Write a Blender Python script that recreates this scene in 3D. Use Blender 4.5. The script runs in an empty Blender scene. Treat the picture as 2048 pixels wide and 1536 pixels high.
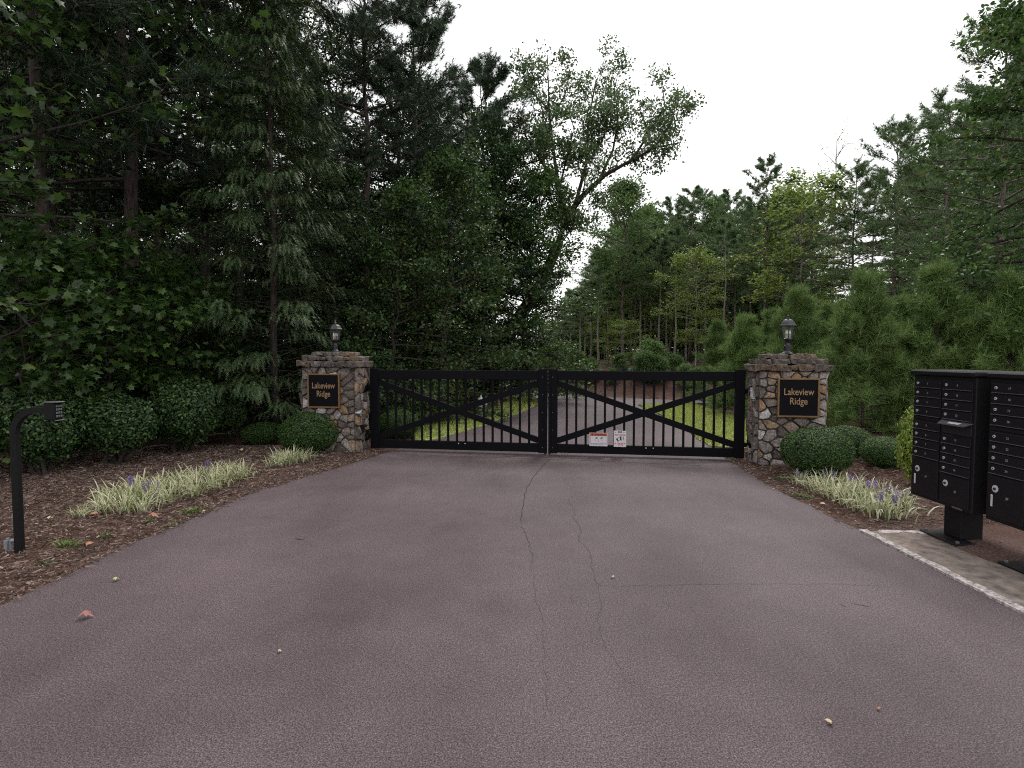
import bpy, bmesh, math, random
import numpy as np
from mathutils import Vector, Matrix

R = math.radians
scene = bpy.context.scene
COL = scene.collection

# ------------------------------------------------------------------ camera
FPX, CX, CY, EYE, PITCH = 1150.0, 1024.0, 768.0, 1.74, R(2.8)
cam = bpy.data.cameras.new('camera')
cam.sensor_width = 36.0
cam.lens = 36.0 * FPX / 2048.0
cam.clip_start = 0.05
cam.clip_end = 3000
cam_o = bpy.data.objects.new('camera', cam)
cam_o.location = (0, 0, EYE)
cam_o.rotation_euler = (R(90) - PITCH, 0, 0)
COL.objects.link(cam_o)
scene.camera = cam_o

# ------------------------------------------------------------------ sky, sun, exposure
SUN_EL, SUN_AZ = R(52), R(24)      # azimuth clockwise from +Y
world = bpy.data.worlds.new('World')
scene.world = world
world.use_nodes = True
wn = world.node_tree
for n in list(wn.nodes):
    wn.nodes.remove(n)
sky = wn.nodes.new('ShaderNodeTexSky')
sky.sky_type = 'NISHITA'
sky.sun_disc = False
sky.sun_elevation = SUN_EL
sky.sun_rotation = SUN_AZ
sky.air_density = 1.0
sky.dust_density = 3.0
cloudtc = wn.nodes.new('ShaderNodeTexCoord')
cloudn = wn.nodes.new('ShaderNodeTexNoise')
cloudn.inputs['Scale'].default_value = 1.6
cloudn.inputs['Detail'].default_value = 4
cloudr = wn.nodes.new('ShaderNodeMapRange')
cloudr.inputs['To Min'].default_value = 9.6
cloudr.inputs['To Max'].default_value = 11.6
mixs = wn.nodes.new('ShaderNodeMix')
mixs.data_type = 'RGBA'
mixs.inputs['Factor'].default_value = 0.93
comb = wn.nodes.new('ShaderNodeCombineColor')
bg = wn.nodes.new('ShaderNodeBackground')
bg.inputs['Strength'].default_value = 0.105
wo = wn.nodes.new('ShaderNodeOutputWorld')
wn.links.new(cloudtc.outputs['Generated'], cloudn.inputs['Vector'])
wn.links.new(cloudn.outputs['Fac'], cloudr.inputs['Value'])
for k in ('Red', 'Green', 'Blue'):
    wn.links.new(cloudr.outputs['Result'], comb.inputs[k])
wn.links.new(sky.outputs['Color'], mixs.inputs['A'])
wn.links.new(comb.outputs['Color'], mixs.inputs['B'])
wn.links.new(mixs.outputs['Result'], bg.inputs['Color'])
wn.links.new(bg.outputs['Background'], wo.inputs['Surface'])

sun = bpy.data.lights.new('sun', 'SUN')
sun.energy = 1.5
sun.angle = R(20)
sun.color = (1.0, 0.95, 0.9)
sun_o = bpy.data.objects.new('sun', sun)
sd = Vector((math.sin(SUN_AZ) * math.cos(SUN_EL), math.cos(SUN_AZ) * math.cos(SUN_EL), math.sin(SUN_EL)))
sun_o.rotation_euler = (-sd).to_track_quat('-Z', 'Y').to_euler()
sun_o.location = (0, 0, 40)
COL.objects.link(sun_o)

vs = scene.view_settings
vs.view_transform = 'Standard'
vs.look = 'None'
vs.exposure = 0.5
vs.gamma = 1.0
scene.cycles.use_denoising = False
scene.cycles.filter_width = 1.1
scene.cycles.max_bounces = 6
scene.cycles.diffuse_bounces = 3
scene.cycles.glossy_bounces = 2
scene.cycles.transmission_bounces = 4
scene.cycles.transparent_max_bounces = 6


# ------------------------------------------------------------------ placing helpers
def ray(px, py):
    u, v = (px - CX) / FPX, (CY - py) / FPX
    c, s = math.cos(PITCH), math.sin(PITCH)
    return u, c + v * s, -s + v * c


def at(px, py, Y):
    d = ray(px, py)
    t = Y / d[1]
    return Vector((d[0] * t, Y, EYE + d[2] * t))


def gnd(px, py):
    d = ray(px, py)
    t = -EYE / d[2]
    return (d[0] * t, d[1] * t)


def gx(px, Y):
    return at(px, 712, Y).x


# ------------------------------------------------------------------ object helpers
def props(o, label=None, cat=None, group=None, kind=None):
    if label:
        o['label'] = label
    if cat:
        o['category'] = cat
    if group:
        o['group'] = group
    if kind:
        o['kind'] = kind
    return o


def thing(name, label, cat, loc=(0, 0, 0), rz=0.0, group=None, scale=None):
    o = bpy.data.objects.new(name, None)
    o.empty_display_size = 0.1
    o.location = loc
    o.rotation_euler = (0, 0, rz)
    if scale is not None:
        o.scale = scale
    COL.objects.link(o)
    return props(o, label, cat, group)


def link(name, mesh, parent=None, loc=(0, 0, 0), rot=(0, 0, 0)):
    o = bpy.data.objects.new(name, mesh)
    o.location = loc
    o.rotation_euler = rot
    if parent is not None:
        o.parent = parent
    COL.objects.link(o)
    return o


class MB:
    """collects shapes for one mesh"""
    def __init__(self):
        self.v, self.f = [], []

    def add(self, vs_, fs_):
        b = len(self.v)
        self.v += [tuple(x) for x in vs_]
        self.f += [tuple(i + b for i in q) for q in fs_]
        return self

    def box(self, x0, x1, y0, y1, z0, z1):
        self.add([(x0, y0, z0), (x1, y0, z0), (x1, y1, z0), (x0, y1, z0),
                  (x0, y0, z1), (x1, y0, z1), (x1, y1, z1), (x0, y1, z1)],
                 [(0, 3, 2, 1), (4, 5, 6, 7), (0, 1, 5, 4), (1, 2, 6, 5), (2, 3, 7, 6), (3, 0, 4, 7)])
        return self

    def bar(self, a, b, w, d):
        """rectangular bar from a to b lying in the xz plane: w across, d thick in y"""
        a, b = Vector(a), Vector(b)
        t = (b - a).normalized()
        n = Vector((-t.z, 0, t.x)) * (w / 2)
        y = Vector((0, d / 2, 0))
        vs_ = [a - n - y, b - n - y, b + n - y, a + n - y, a - n + y, b - n + y, b + n + y, a + n + y]
        self.add(vs_, [(0, 1, 2, 3), (7, 6, 5, 4), (0, 4, 5, 1), (1, 5, 6, 2), (2, 6, 7, 3), (3, 7, 4, 0)])
        return self

    def tube(self, pts, rad, n=6, cap=True):
        pts = [Vector(p) for p in pts]
        m = len(pts)
        if not hasattr(rad, '__len__'):
            rad = [rad] * m
        up = Vector((0, 0, 1))
        vs_, fs_ = [], []
        for i, p in enumerate(pts):
            t = (pts[min(i + 1, m - 1)] - pts[max(i - 1, 0)])
            if t.length < 1e-9:
                t = Vector((0, 0, 1))
            t.normalize()
            ref = up if abs(t.z) < 0.95 else Vector((1, 0, 0))
            a = t.cross(ref).normalized()
            b = t.cross(a).normalized()
            for k in range(n):
                q = 2 * math.pi * k / n
                vs_.append(p + (a * math.cos(q) + b * math.sin(q)) * rad[i])
        for i in range(m - 1):
            for k in range(n):
                k2 = (k + 1) % n
                fs_.append((i * n + k, i * n + k2, (i + 1) * n + k2, (i + 1) * n + k))
        if cap:
            fs_.append(tuple(range(n)))
            fs_.append(tuple((m - 1) * n + k for k in reversed(range(n))))
        return self.add(vs_, fs_)

    def lathe(self, prof, n=16, c=(0, 0), off=0.0):
        """profile of (radius, z) turned round the vertical axis"""
        vs_, fs_ = [], []
        for r, z in prof:
            for k in range(n):
                q = 2 * math.pi * k / n + off
                vs_.append((c[0] + r * math.cos(q), c[1] + r * math.sin(q), z))
        m = len(prof)
        for i in range(m - 1):
            for k in range(n):
                k2 = (k + 1) % n
                fs_.append((i * n + k, i * n + k2, (i + 1) * n + k2, (i + 1) * n + k))
        fs_.append(tuple(reversed(range(n))))
        fs_.append(tuple((m - 1) * n + k for k in range(n)))
        return self.add(vs_, fs_)

    def disc_y(self, x, z, r, y0, y1, n=12):
        """short cylinder along y"""
        vs_ = [(x + r * math.cos(2 * math.pi * k / n), y0, z + r * math.sin(2 * math.pi * k / n)) for k in range(n)]
        vs_ += [(a, y1, c) for a, _, c in vs_]
        fs_ = [(k, (k + 1) % n, n + (k + 1) % n, n + k) for k in range(n)]
        fs_ += [tuple(reversed(range(n))), tuple(range(n, 2 * n))]
        return self.add(vs_, fs_)

    def mesh(self, name, mat, bevel=0.0, smooth=False, seg=1):
        me = bpy.data.meshes.new(name)
        me.from_pydata(self.v, [], self.f)
        bm = bmesh.new()
        bm.from_mesh(me)
        bmesh.ops.recalc_face_normals(bm, faces=bm.faces)
        if bevel > 0:
            bmesh.ops.bevel(bm, geom=list(bm.edges), offset=bevel, segments=seg, affect='EDGES', clamp_overlap=True)
        bm.to_mesh(me)
        bm.free()
        if smooth:
            me.polygons.foreach_set('use_smooth', [True] * len(me.polygons))
        me.materials.append(mat)
        return me

    def build(self, name, mat, parent=None, bevel=0.0, smooth=False, loc=(0, 0, 0), rot=(0, 0, 0), seg=1):
        return link(name, self.mesh(name, mat, bevel, smooth, seg), parent, loc, rot)


def np_mesh(name, V, F, mat, smooth=False):
    """fast mesh from arrays: V (n,3), F (m,3 or 4)"""
    V = np.asarray(V, dtype=np.float32)
    F = np.asarray(F, dtype=np.int32)
    me = bpy.data.meshes.new(name)
    me.vertices.add(len(V))
    me.vertices.foreach_set('co', V.ravel())
    k = F.shape[1]
    me.loops.add(F.size)
    me.loops.foreach_set('vertex_index', F.ravel())
    me.polygons.add(len(F))
    me.polygons.foreach_set('loop_start', np.arange(0, F.size, k, dtype=np.int32))
    me.update(calc_edges=True)
    if smooth:
        me.polygons.foreach_set('use_smooth', np.ones(len(F), dtype=bool))
    me.materials.append(mat)
    return me


def text_mesh(body, size, mat, extrude=0.002, bold=0.0, sx=1.0, space=1.0):
    cu = bpy.data.curves.new('lettering', 'FONT')
    cu.body = body
    cu.size = size
    cu.align_x = 'CENTER'
    cu.align_y = 'CENTER'
    cu.extrude = extrude
    cu.offset = bold
    cu.space_line = space
    cu.resolution_u = 4
    o = bpy.data.objects.new('lettering', cu)
    COL.objects.link(o)
    dg = bpy.context.evaluated_depsgraph_get()
    me = bpy.data.meshes.new_from_object(o.evaluated_get(dg))
    bpy.data.objects.remove(o)
    bpy.data.curves.remove(cu)
    me.transform(Matrix.Diagonal((sx, 1, 1, 1)))
    me.materials.clear()
    me.materials.append(mat)
    return me


# ------------------------------------------------------------------ materials
def new_mat(name):
    m = bpy.data.materials.new(name)
    m.use_nodes = True
    nt = m.node_tree
    b = nt.nodes['Principled BSDF']
    return m, nt, b


def ramp(nt, stops):
    r = nt.nodes.new('ShaderNodeValToRGB')
    el = r.color_ramp.elements
    while len(el) < len(stops):
        el.new(0.5)
    for e, (p, c) in zip(el, stops):
        e.position = p
        e.color = (c[0], c[1], c[2], 1)
    return r


def noise(nt, scale, detail=4, rough=0.6, coord='Object', stretch=None):
    tc = nt.nodes.new('ShaderNodeTexCoord')
    n = nt.nodes.new('ShaderNodeTexNoise')
    n.inputs['Scale'].default_value = scale
    n.inputs['Detail'].default_value = detail
    n.inputs['Roughness'].default_value = rough
    src = tc.outputs[coord]
    if stretch:
        mp = nt.nodes.new('ShaderNodeMapping')
        mp.inputs['Scale'].default_value = stretch
        nt.links.new(src, mp.inputs['Vector'])
        src = mp.outputs['Vector']
    nt.links.new(src, n.inputs['Vector'])
    return n


def mixc(nt, fac, a, b, mode='MIX'):
    m = nt.nodes.new('ShaderNodeMix')
    m.data_type = 'RGBA'
    m.blend_type = mode
    for sock, val in (('Factor', fac), ('A', a), ('B', b)):
        if hasattr(val, 'is_output') or hasattr(val, 'links'):
            nt.links.new(val, m.inputs[sock])
        elif sock == 'Factor':
            m.inputs[sock].default_value = val
        else:
            m.inputs[sock].default_value = (val[0], val[1], val[2], 1)
    return m.outputs['Result']


def bump(nt, b, height, strength, dist=0.01):
    bp = nt.nodes.new('ShaderNodeBump')
    bp.inputs['Strength'].default_value = strength
    bp.inputs['Distance'].default_value = dist
    nt.links.new(height, bp.inputs['Height'])
    nt.links.new(bp.outputs['Normal'], b.inputs['Normal'])


def plain(name, col, rough=0.6, metal=0.0, var=0.15, scale=30.0, bmp=0.0, spec=0.5):
    m, nt, b = new_mat(name)
    n = noise(nt, scale, 5)
    r = ramp(nt, [(0.3, [c * (1 - var) for c in col]), (0.7, [min(1, c * (1 + var)) for c in col])])
    nt.links.new(n.outputs['Fac'], r.inputs['Fac'])
    nt.links.new(r.outputs['Color'], b.inputs['Base Color'])
    b.inputs['Roughness'].default_value = rough
    b.inputs['Metallic'].default_value = metal
    b.inputs['Specular IOR Level'].default_value = spec
    if bmp:
        bump(nt, b, n.outputs['Fac'], bmp, 0.004)
    return m


def leaf_mat(name, stops, trans=0.35, rough=0.5, spec=0.35, objvar=0.25):
    """leaf colour by leaf (each leaf is an island of its mesh) and a little by plant"""
    m, nt, b = new_mat(name)
    g = nt.nodes.new('ShaderNodeNewGeometry')
    oi = nt.nodes.new('ShaderNodeObjectInfo')
    r = ramp(nt, stops)
    nt.links.new(g.outputs['Random Per Island'], r.inputs['Fac'])
    mr = nt.nodes.new('ShaderNodeMapRange')
    mr.inputs['To Min'].default_value = 1 - objvar
    mr.inputs['To Max'].default_value = 1 + objvar
    nt.links.new(oi.outputs['Random'], mr.inputs['Value'])
    hs = nt.nodes.new('ShaderNodeHueSaturation')
    nt.links.new(r.outputs['Color'], hs.inputs['Color'])
    nt.links.new(mr.outputs['Result'], hs.inputs['Value'])
    b.inputs['Roughness'].default_value = rough
    b.inputs['Specular IOR Level'].default_value = spec
    nt.links.new(hs.outputs['Color'], b.inputs['Base Color'])
    tr = nt.nodes.new('ShaderNodeBsdfTranslucent')
    nt.links.new(hs.outputs['Color'], tr.inputs['Color'])
    mx = nt.nodes.new('ShaderNodeMixShader')
    mx.inputs[0].default_value = trans
    nt.links.new(b.outputs[0], mx.inputs[1])
    nt.links.new(tr.outputs[0], mx.inputs[2])
    nt.links.new(mx.outputs[0], nt.nodes['Material Output'].inputs['Surface'])
    return m


def bark_mat(name, c0, c1, scale=8):
    m, nt, b = new_mat(name)
    n = noise(nt, scale, 6, 0.7, 'Object', (3, 3, 0.6))
    r = ramp(nt, [(0.35, c0), (0.65, c1)])
    nt.links.new(n.outputs['Fac'], r.inputs['Fac'])
    nt.links.new(r.outputs['Color'], b.inputs['Base Color'])
    b.inputs['Roughness'].default_value = 0.9
    b.inputs['Specular IOR Level'].default_value = 0.15
    bump(nt, b, n.outputs['Fac'], 0.8, 0.03)
    return m


def asphalt_mat():
    m, nt, b = new_mat('asphalt')
    big = noise(nt, 0.55, 4, 0.6)
    mid = noise(nt, 5.0, 4, 0.6)
    grain = noise(nt, 125.0, 4, 0.9)
    track = noise(nt, 0.9, 3, 0.55, 'Object', (1.0, 0.4, 1.0))
    fine = noise(nt, 48.0, 2, 0.7)
    rb = ramp(nt, [(0.33, (0.073, 0.0545, 0.0595)), (0.68, (0.102, 0.079, 0.085))])
    nt.links.new(big.outputs['Fac'], rb.inputs['Fac'])
    rm = ramp(nt, [(0.3, (0.93, 0.92, 0.92)), (0.7, (1.05, 1.05, 1.05))])
    nt.links.new(mid.outputs['Fac'], rm.inputs['Fac'])
    c = mixc(nt, 1.0, rb.outputs['Color'], rm.outputs['Color'], 'MULTIPLY')
    rg = ramp(nt, [(0.38, (0.10, 0.10, 0.105)), (0.5, (0.82, 0.82, 0.82)), (0.62, (2.5, 2.42, 2.42))])
    nt.links.new(grain.outputs['Fac'], rg.inputs['Fac'])
    c = mixc(nt, 1.0, c, rg.outputs['Color'], 'MULTIPLY')
    rf = ramp(nt, [(0.3, (0.6, 0.6, 0.6)), (0.7, (1.35, 1.35, 1.35))])
    nt.links.new(fine.outputs['Fac'], rf.inputs['Fac'])
    c = mixc(nt, 0.7, c, rf.outputs['Color'], 'MULTIPLY')
    rt = ramp(nt, [(0.34, (0.84, 0.80, 0.79)), (0.5, (1.0, 1.0, 1.0)), (0.66, (1.1, 1.1, 1.1))])
    nt.links.new(track.outputs['Fac'], rt.inputs['Fac'])
    c = mixc(nt, 1.0, c, rt.outputs['Color'], 'MULTIPLY')
    nt.links.new(c, b.inputs['Base Color'])
    b.inputs['Roughness'].default_value = 0.62
    b.inputs['Specular IOR Level'].default_value = 0.22
    bump(nt, b, grain.outputs['Fac'], 0.6, 0.006)
    return m


def mulch_mat():
    m, nt, b = new_mat('mulch')
    big = noise(nt, 0.8, 4)
    fine = noise(nt, 45.0, 5, 0.75, 'Object', (1, 1.6, 1))
    grain = noise(nt, 16.0, 4, 0.7)
    r1 = ramp(nt, [(0.3, (0.026, 0.016, 0.013)), (0.5, (0.088, 0.059, 0.051)), (0.72, (0.18, 0.138, 0.126))])
    nt.links.new(fine.outputs['Fac'], r1.inputs['Fac'])
    r2 = ramp(nt, [(0.35, (0.72, 0.52, 0.44)), (0.65, (1.1, 1.02, 1.0))])
    nt.links.new(big.outputs['Fac'], r2.inputs['Fac'])
    c = mixc(nt, 1.0, r1.outputs['Color'], r2.outputs['Color'], 'MULTIPLY')
    nt.links.new(c, b.inputs['Base Color'])
    b.inputs['Roughness'].default_value = 0.95
    b.inputs['Specular IOR Level'].default_value = 0.1
    bump(nt, b, grain.outputs['Fac'], 0.8, 0.03)
    return m


def stone_mat(name, stops, dark=0.35):
    """field stone: colour by stone, mottled and stained inside each one"""
    m, nt, b = new_mat(name)
    oi = nt.nodes.new('ShaderNodeObjectInfo')
    r = ramp(nt, stops)
    r.color_ramp.interpolation = 'CONSTANT'
    nt.links.new(oi.outputs['Random'], r.inputs['Fac'])
    n1 = noise(nt, 9.0, 6, 0.7)
    n2 = noise(nt, 38.0, 5, 0.75)
    r1 = ramp(nt, [(0.32, (dark, dark * 0.92, dark * 0.9)), (0.5, (0.95, 0.95, 0.95)), (0.7, (1.45, 1.38, 1.32))])
    nt.links.new(n1.outputs['Fac'], r1.inputs['Fac'])
    c = mixc(nt, 1.0, r.outputs['Color'], r1.outputs['Color'], 'MULTIPLY')
    r2 = ramp(nt, [(0.34, (0.35, 0.33, 0.32)), (0.55, (1.05, 1.05, 1.05)), (0.75, (1.5, 1.48, 1.45))])
    nt.links.new(n2.outputs['Fac'], r2.inputs['Fac'])
    c = mixc(nt, 0.8, c, r2.outputs['Color'], 'MULTIPLY')
    nt.links.new(c, b.inputs['Base Color'])
    b.inputs['Roughness'].default_value = 0.9
    b.inputs['Specular IOR Level'].default_value = 0.2
    bump(nt, b, n2.outputs['Fac'], 0.9, 0.012)
    return m


M = {}
M['asphalt'] = asphalt_mat()
M['crack'] = plain('asphalt_crack', (0.024, 0.018, 0.019), 0.95)
M['hair'] = plain('asphalt_hairline', (0.050, 0.037, 0.04), 0.9, 0, 0.4, 60)
M['stain'] = plain('asphalt_stain', (0.024, 0.02, 0.021), 0.8, 0, 0.5, 160)
M['seam'] = plain('asphalt_seam', (0.12, 0.10, 0.105), 0.9, 0, 0.35, 120)
M['mulch'] = mulch_mat()
M['concrete'] = plain('concrete_stained', (0.150, 0.118, 0.102), 0.9, 0, 0.6, 9, 0.4)
M['concrete_edge'] = plain('concrete_pale', (0.30, 0.265, 0.26), 0.9, 0, 0.8, 30, 0.4)
M['gate'] = plain('black_paint', (0.0038, 0.0038, 0.0058), 0.6, 0, 0.2, 20, 0, 0.07)
M['post'] = plain('black_powder_coat', (0.008, 0.0085, 0.0095), 0.6, 0, 0.3, 60, 0.1, 0.12)
M['mailbox'] = plain('dark_bronze_paint', (0.0095, 0.0085, 0.010), 0.5, 0, 0.2, 45, 0.1, 0.16)
M['mailbox_dark'] = plain('dark_slot', (0.006, 0.006, 0.007), 0.6)
M['lip'] = plain('grey_trim_highlight', (0.085, 0.082, 0.092), 0.4, 0.2)  # grey for small trim; on mailbox door lips its paleness paints the highlight
M['key'] = plain('key_grey', (0.085, 0.085, 0.09), 0.6)
M['chrome'] = plain('bright_metal', (0.52, 0.52, 0.55), 0.4, 0.25, 0.1)
M['number'] = plain('number_paint', (0.22, 0.215, 0.22), 0.6)
M['white'] = plain('white_print', (0.50, 0.47, 0.50), 0.6, 0, 0.06)
M['red'] = plain('red_print', (0.45, 0.06, 0.05), 0.6)
M['orange'] = plain('orange_print', (0.42, 0.07, 0.02), 0.6)
M['black'] = plain('black_print', (0.012, 0.012, 0.014), 0.6)
M['green_print'] = plain('green_print', (0.05, 0.12, 0.1), 0.6)
M['grey_box'] = plain('grey_plastic', (0.17, 0.18, 0.2), 0.55)
M['sign_panel'] = plain('sign_black', (0.004, 0.004, 0.006), 0.6, 0, 0.2, 20, 0, 0.08)
M['gold'] = plain('sign_gold', (0.155, 0.085, 0.028), 0.5, 0.2, 0.2, 20)
M['letter'] = plain('sign_letter', (0.24, 0.15, 0.075), 0.5, 0.1, 0.12, 20)
M['lantern'] = plain('lantern_black', (0.014, 0.015, 0.021), 0.38, 0, 0.2, 30, 0, 0.5)
M['bulb'] = plain('frosted_bulb', (0.72, 0.68, 0.62), 0.4, 0, 0.05)
M['candle'] = plain('candle_sleeve', (0.4, 0.36, 0.3), 0.6, 0, 0.05)
M['mortar'] = plain('mortar', (0.042, 0.034, 0.029), 0.95, 0, 0.5, 30, 0.6)
M['hydrant'] = plain('silver_paint', (0.48, 0.48, 0.52), 0.45, 0.3, 0.12)
M['blue'] = plain('blue_print', (0.10, 0.19, 0.46), 0.5)
M['wood_post'] = plain('wood_post', (0.2, 0.12, 0.075), 0.8)
M['stone'] = stone_mat('field_stone', [(0.0, (0.155, 0.132, 0.120)), (0.16, (0.21, 0.170, 0.140)), (0.32, (0.195, 0.170, 0.158)),
                                       (0.46, (0.29, 0.26, 0.25)), (0.58, (0.25, 0.165, 0.10)), (0.64, (0.11, 0.094, 0.086)),
                                       (0.76, (0.235, 0.208, 0.195)), (0.88, (0.44, 0.42, 0.425)), (0.94, (0.27, 0.19, 0.13))])
M['cap'] = stone_mat('cap_stone', [(0.0, (0.105, 0.088, 0.078)), (0.35, (0.145, 0.108, 0.08)), (0.6, (0.12, 0.104, 0.096)), (0.82, (0.17, 0.15, 0.142))], 0.2)
M['bark'] = bark_mat('bark_brown', (0.018, 0.014, 0.012), (0.062, 0.050, 0.044))
M['bark_pale'] = bark_mat('bark_pale', (0.14, 0.115, 0.105), (0.36, 0.31, 0.29))
M['bark_pine'] = bark_mat('bark_pine', (0.022, 0.017, 0.015), (0.085, 0.066, 0.058))
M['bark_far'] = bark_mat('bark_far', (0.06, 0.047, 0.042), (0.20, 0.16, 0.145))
M['bark_red'] = bark_mat('bark_red', (0.22, 0.10, 0.06), (0.45, 0.22, 0.14))
M['twig'] = bark_mat('bark_twig', (0.02, 0.016, 0.014), (0.06, 0.05, 0.042))

# leaves
M['lf_maple'] = leaf_mat('leaf_maple', [(0.0, (0.022, 0.050, 0.012)), (0.6, (0.040, 0.085, 0.018)), (0.93, (0.075, 0.14, 0.028)), (1.0, (0.11, 0.16, 0.035))], 0.4, 0.42, 0.4)
M['lf_dark'] = leaf_mat('leaf_dark', [(0.0, (0.016, 0.036, 0.013)), (0.6, (0.030, 0.062, 0.019)), (1.0, (0.055, 0.105, 0.028))], 0.3, 0.42, 0.45)
M['lf_mid'] = leaf_mat('leaf_mid', [(0.0, (0.030, 0.066, 0.017)), (0.6, (0.054, 0.110, 0.026)), (0.95, (0.100, 0.175, 0.042)), (1.0, (0.15, 0.14, 0.03))], 0.35, 0.45, 0.4)
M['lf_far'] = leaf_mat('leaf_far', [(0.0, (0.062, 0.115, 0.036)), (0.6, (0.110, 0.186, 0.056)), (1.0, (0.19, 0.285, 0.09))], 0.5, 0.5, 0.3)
M['lf_light'] = leaf_mat('leaf_light', [(0.0, (0.10, 0.16, 0.030)), (0.6, (0.19, 0.27, 0.050)), (1.0, (0.30, 0.37, 0.09))], 0.4, 0.5, 0.3)
M['lf_oak'] = leaf_mat('leaf_oak', [(0.0, (0.038, 0.070, 0.026)), (0.6, (0.076, 0.124, 0.042)), (1.0, (0.14, 0.19, 0.07))], 0.35, 0.4, 0.5)
M['lf_pine'] = leaf_mat('needle_pine', [(0.0, (0.014, 0.033, 0.016)), (0.6, (0.026, 0.052, 0.024)), (1.0, (0.048, 0.080, 0.034))], 0.2, 0.5, 0.3)
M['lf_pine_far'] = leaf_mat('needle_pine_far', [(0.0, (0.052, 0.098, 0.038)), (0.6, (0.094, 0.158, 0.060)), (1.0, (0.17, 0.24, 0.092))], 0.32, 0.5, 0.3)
M['lf_young'] = leaf_mat('needle_young', [(0.0, (0.058, 0.108, 0.030)), (0.6, (0.130, 0.210, 0.056)), (1.0, (0.27, 0.37, 0.12))], 0.3, 0.5, 0.3, 0.15)
M['lf_cedar'] = leaf_mat('needle_cedar', [(0.0, (0.020, 0.040, 0.016)), (0.65, (0.042, 0.074, 0.027)), (1.0, (0.125, 0.165, 0.07))], 0.25, 0.5, 0.3)
M['lf_box'] = leaf_mat('leaf_box', [(0.0, (0.018, 0.048, 0.012)), (0.6, (0.045, 0.098, 0.022)), (1.0, (0.13, 0.21, 0.055))], 0.25, 0.5, 0.2, 0.1)
M['lf_holly'] = leaf_mat('leaf_holly', [(0.0, (0.014, 0.034, 0.013)), (0.6, (0.034, 0.070, 0.020)), (1.0, (0.095, 0.155, 0.045))], 0.2, 0.4, 0.3, 0.1)
M['lf_gold'] = leaf_mat('leaf_gold', [(0.0, (0.10, 0.16, 0.025)), (0.6, (0.17, 0.24, 0.035)), (1.0, (0.26, 0.33, 0.06))], 0.3, 0.5, 0.3, 0.05)
M['lf_lily'] = leaf_mat('leaf_liriope', [(0.0, (0.09, 0.14, 0.05)), (0.25, (0.26, 0.29, 0.12)), (0.6, (0.46, 0.46, 0.28)), (1.0, (0.68, 0.66, 0.50))], 0.3, 0.5, 0.3, 0.05)
M['flower'] = leaf_mat('flower_purple', [(0.0, (0.14, 0.09, 0.24)), (1.0, (0.30, 0.22, 0.45))], 0.2)
M['grass'] = leaf_mat('lawn_grass', [(0.0, (0.19, 0.24, 0.055)), (0.6, (0.33, 0.38, 0.10)), (1.0, (0.48, 0.50, 0.20))], 0.3, 0.6, 0.2, 0.02)
M['lawn'] = plain('lawn_turf', (0.28, 0.32, 0.095), 0.95, 0, 0.35, 9)
M['weed'] = leaf_mat('weed_leaf', [(0.0, (0.06, 0.12, 0.02)), (1.0, (0.14, 0.21, 0.045))], 0.3)
M['litter'] = leaf_mat('litter', [(0.0, (0.035, 0.022, 0.018)), (0.45, (0.112, 0.076, 0.062)), (0.78, (0.20, 0.148, 0.126)), (0.97, (0.32, 0.255, 0.22)), (1.0, (0.30, 0.16, 0.09))], 0.05, 0.9, 0.1, 0)
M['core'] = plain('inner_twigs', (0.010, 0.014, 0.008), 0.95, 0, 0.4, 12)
M['dead_leaf'] = plain('dead_leaf', (0.30, 0.13, 0.08), 0.8, 0, 0.3, 25)
M['dead_leaf_tan'] = plain('dead_leaf_tan', (0.42, 0.33, 0.22), 0.8, 0, 0.3, 25)
M['dead_leaf_red'] = plain('dead_leaf_red', (0.26, 0.10, 0.085), 0.8, 0, 0.3, 25)
M['leaf_green'] = plain('fallen_green', (0.34, 0.38, 0.16), 0.7, 0, 0.2, 25)

# ------------------------------------------------------------------ the ground
rng0 = np.random.default_rng(7)


def dense(pts, step=0.35, jit=0.0, seed=1):
    """resample a polyline and roughen it"""
    g = np.random.default_rng(seed)
    out = []
    for (a, b) in zip(pts[:-1], pts[1:]):
        a, b = np.array(a), np.array(b)
        L = np.linalg.norm(b - a)
        n = max(1, int(L / step))
        for k in range(n):
            p = a + (b - a) * k / n
            out.append(p + g.normal(0, jit, 2))
    out.append(np.array(pts[-1]))
    return out


left_px = [(0, 1212), (125, 1151), (250, 1096), (400, 1032), (480, 997), (560, 969), (640, 946), (720, 922), (778, 904),
           (830, 887), (879, 877), (917, 866), (967, 851), (1017, 834), (1058, 819), (1078, 806)]
tip_px = [(1075, 799), (1058, 789), (1035, 781), (1000, 774), (940, 768)]
far_px = [(940, 759), (1000, 762), (1040, 767), (1080, 776), (1121, 786), (1223, 793.5), (1295, 798), (1387, 800.5), (1500, 802), (1700, 803)]
back_px = [(1700, 809), (1500, 807.5), (1383, 806), (1277, 809)]
right_px = [(1277, 811), (1322, 831), (1387, 872), (1418, 893), (1440, 906), (1457, 920), (1500, 948), (1560, 984), (1640, 1022), (1728, 1066)]
L_near = [(-11.0, -16.0), (-8.5, -3.0), (-6.2, 1.2)] + [gnd(*p) for p in left_px]
R_near = [gnd(*p) for p in right_px] + [(3.47, 3.0), (3.5, -16.0)]
road_poly = dense(L_near, 0.22, 0.018, 3)[:-1] + dense([gnd(*p) for p in tip_px], 0.6, 0.02, 4) + dense([gnd(*p) for p in far_px], 0.8, 0.02, 5) \
    + dense([gnd(*p) for p in back_px], 0.8, 0.02, 6) + dense(R_near, 0.22, 0.014, 8)
road_poly = np.array(road_poly)


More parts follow.
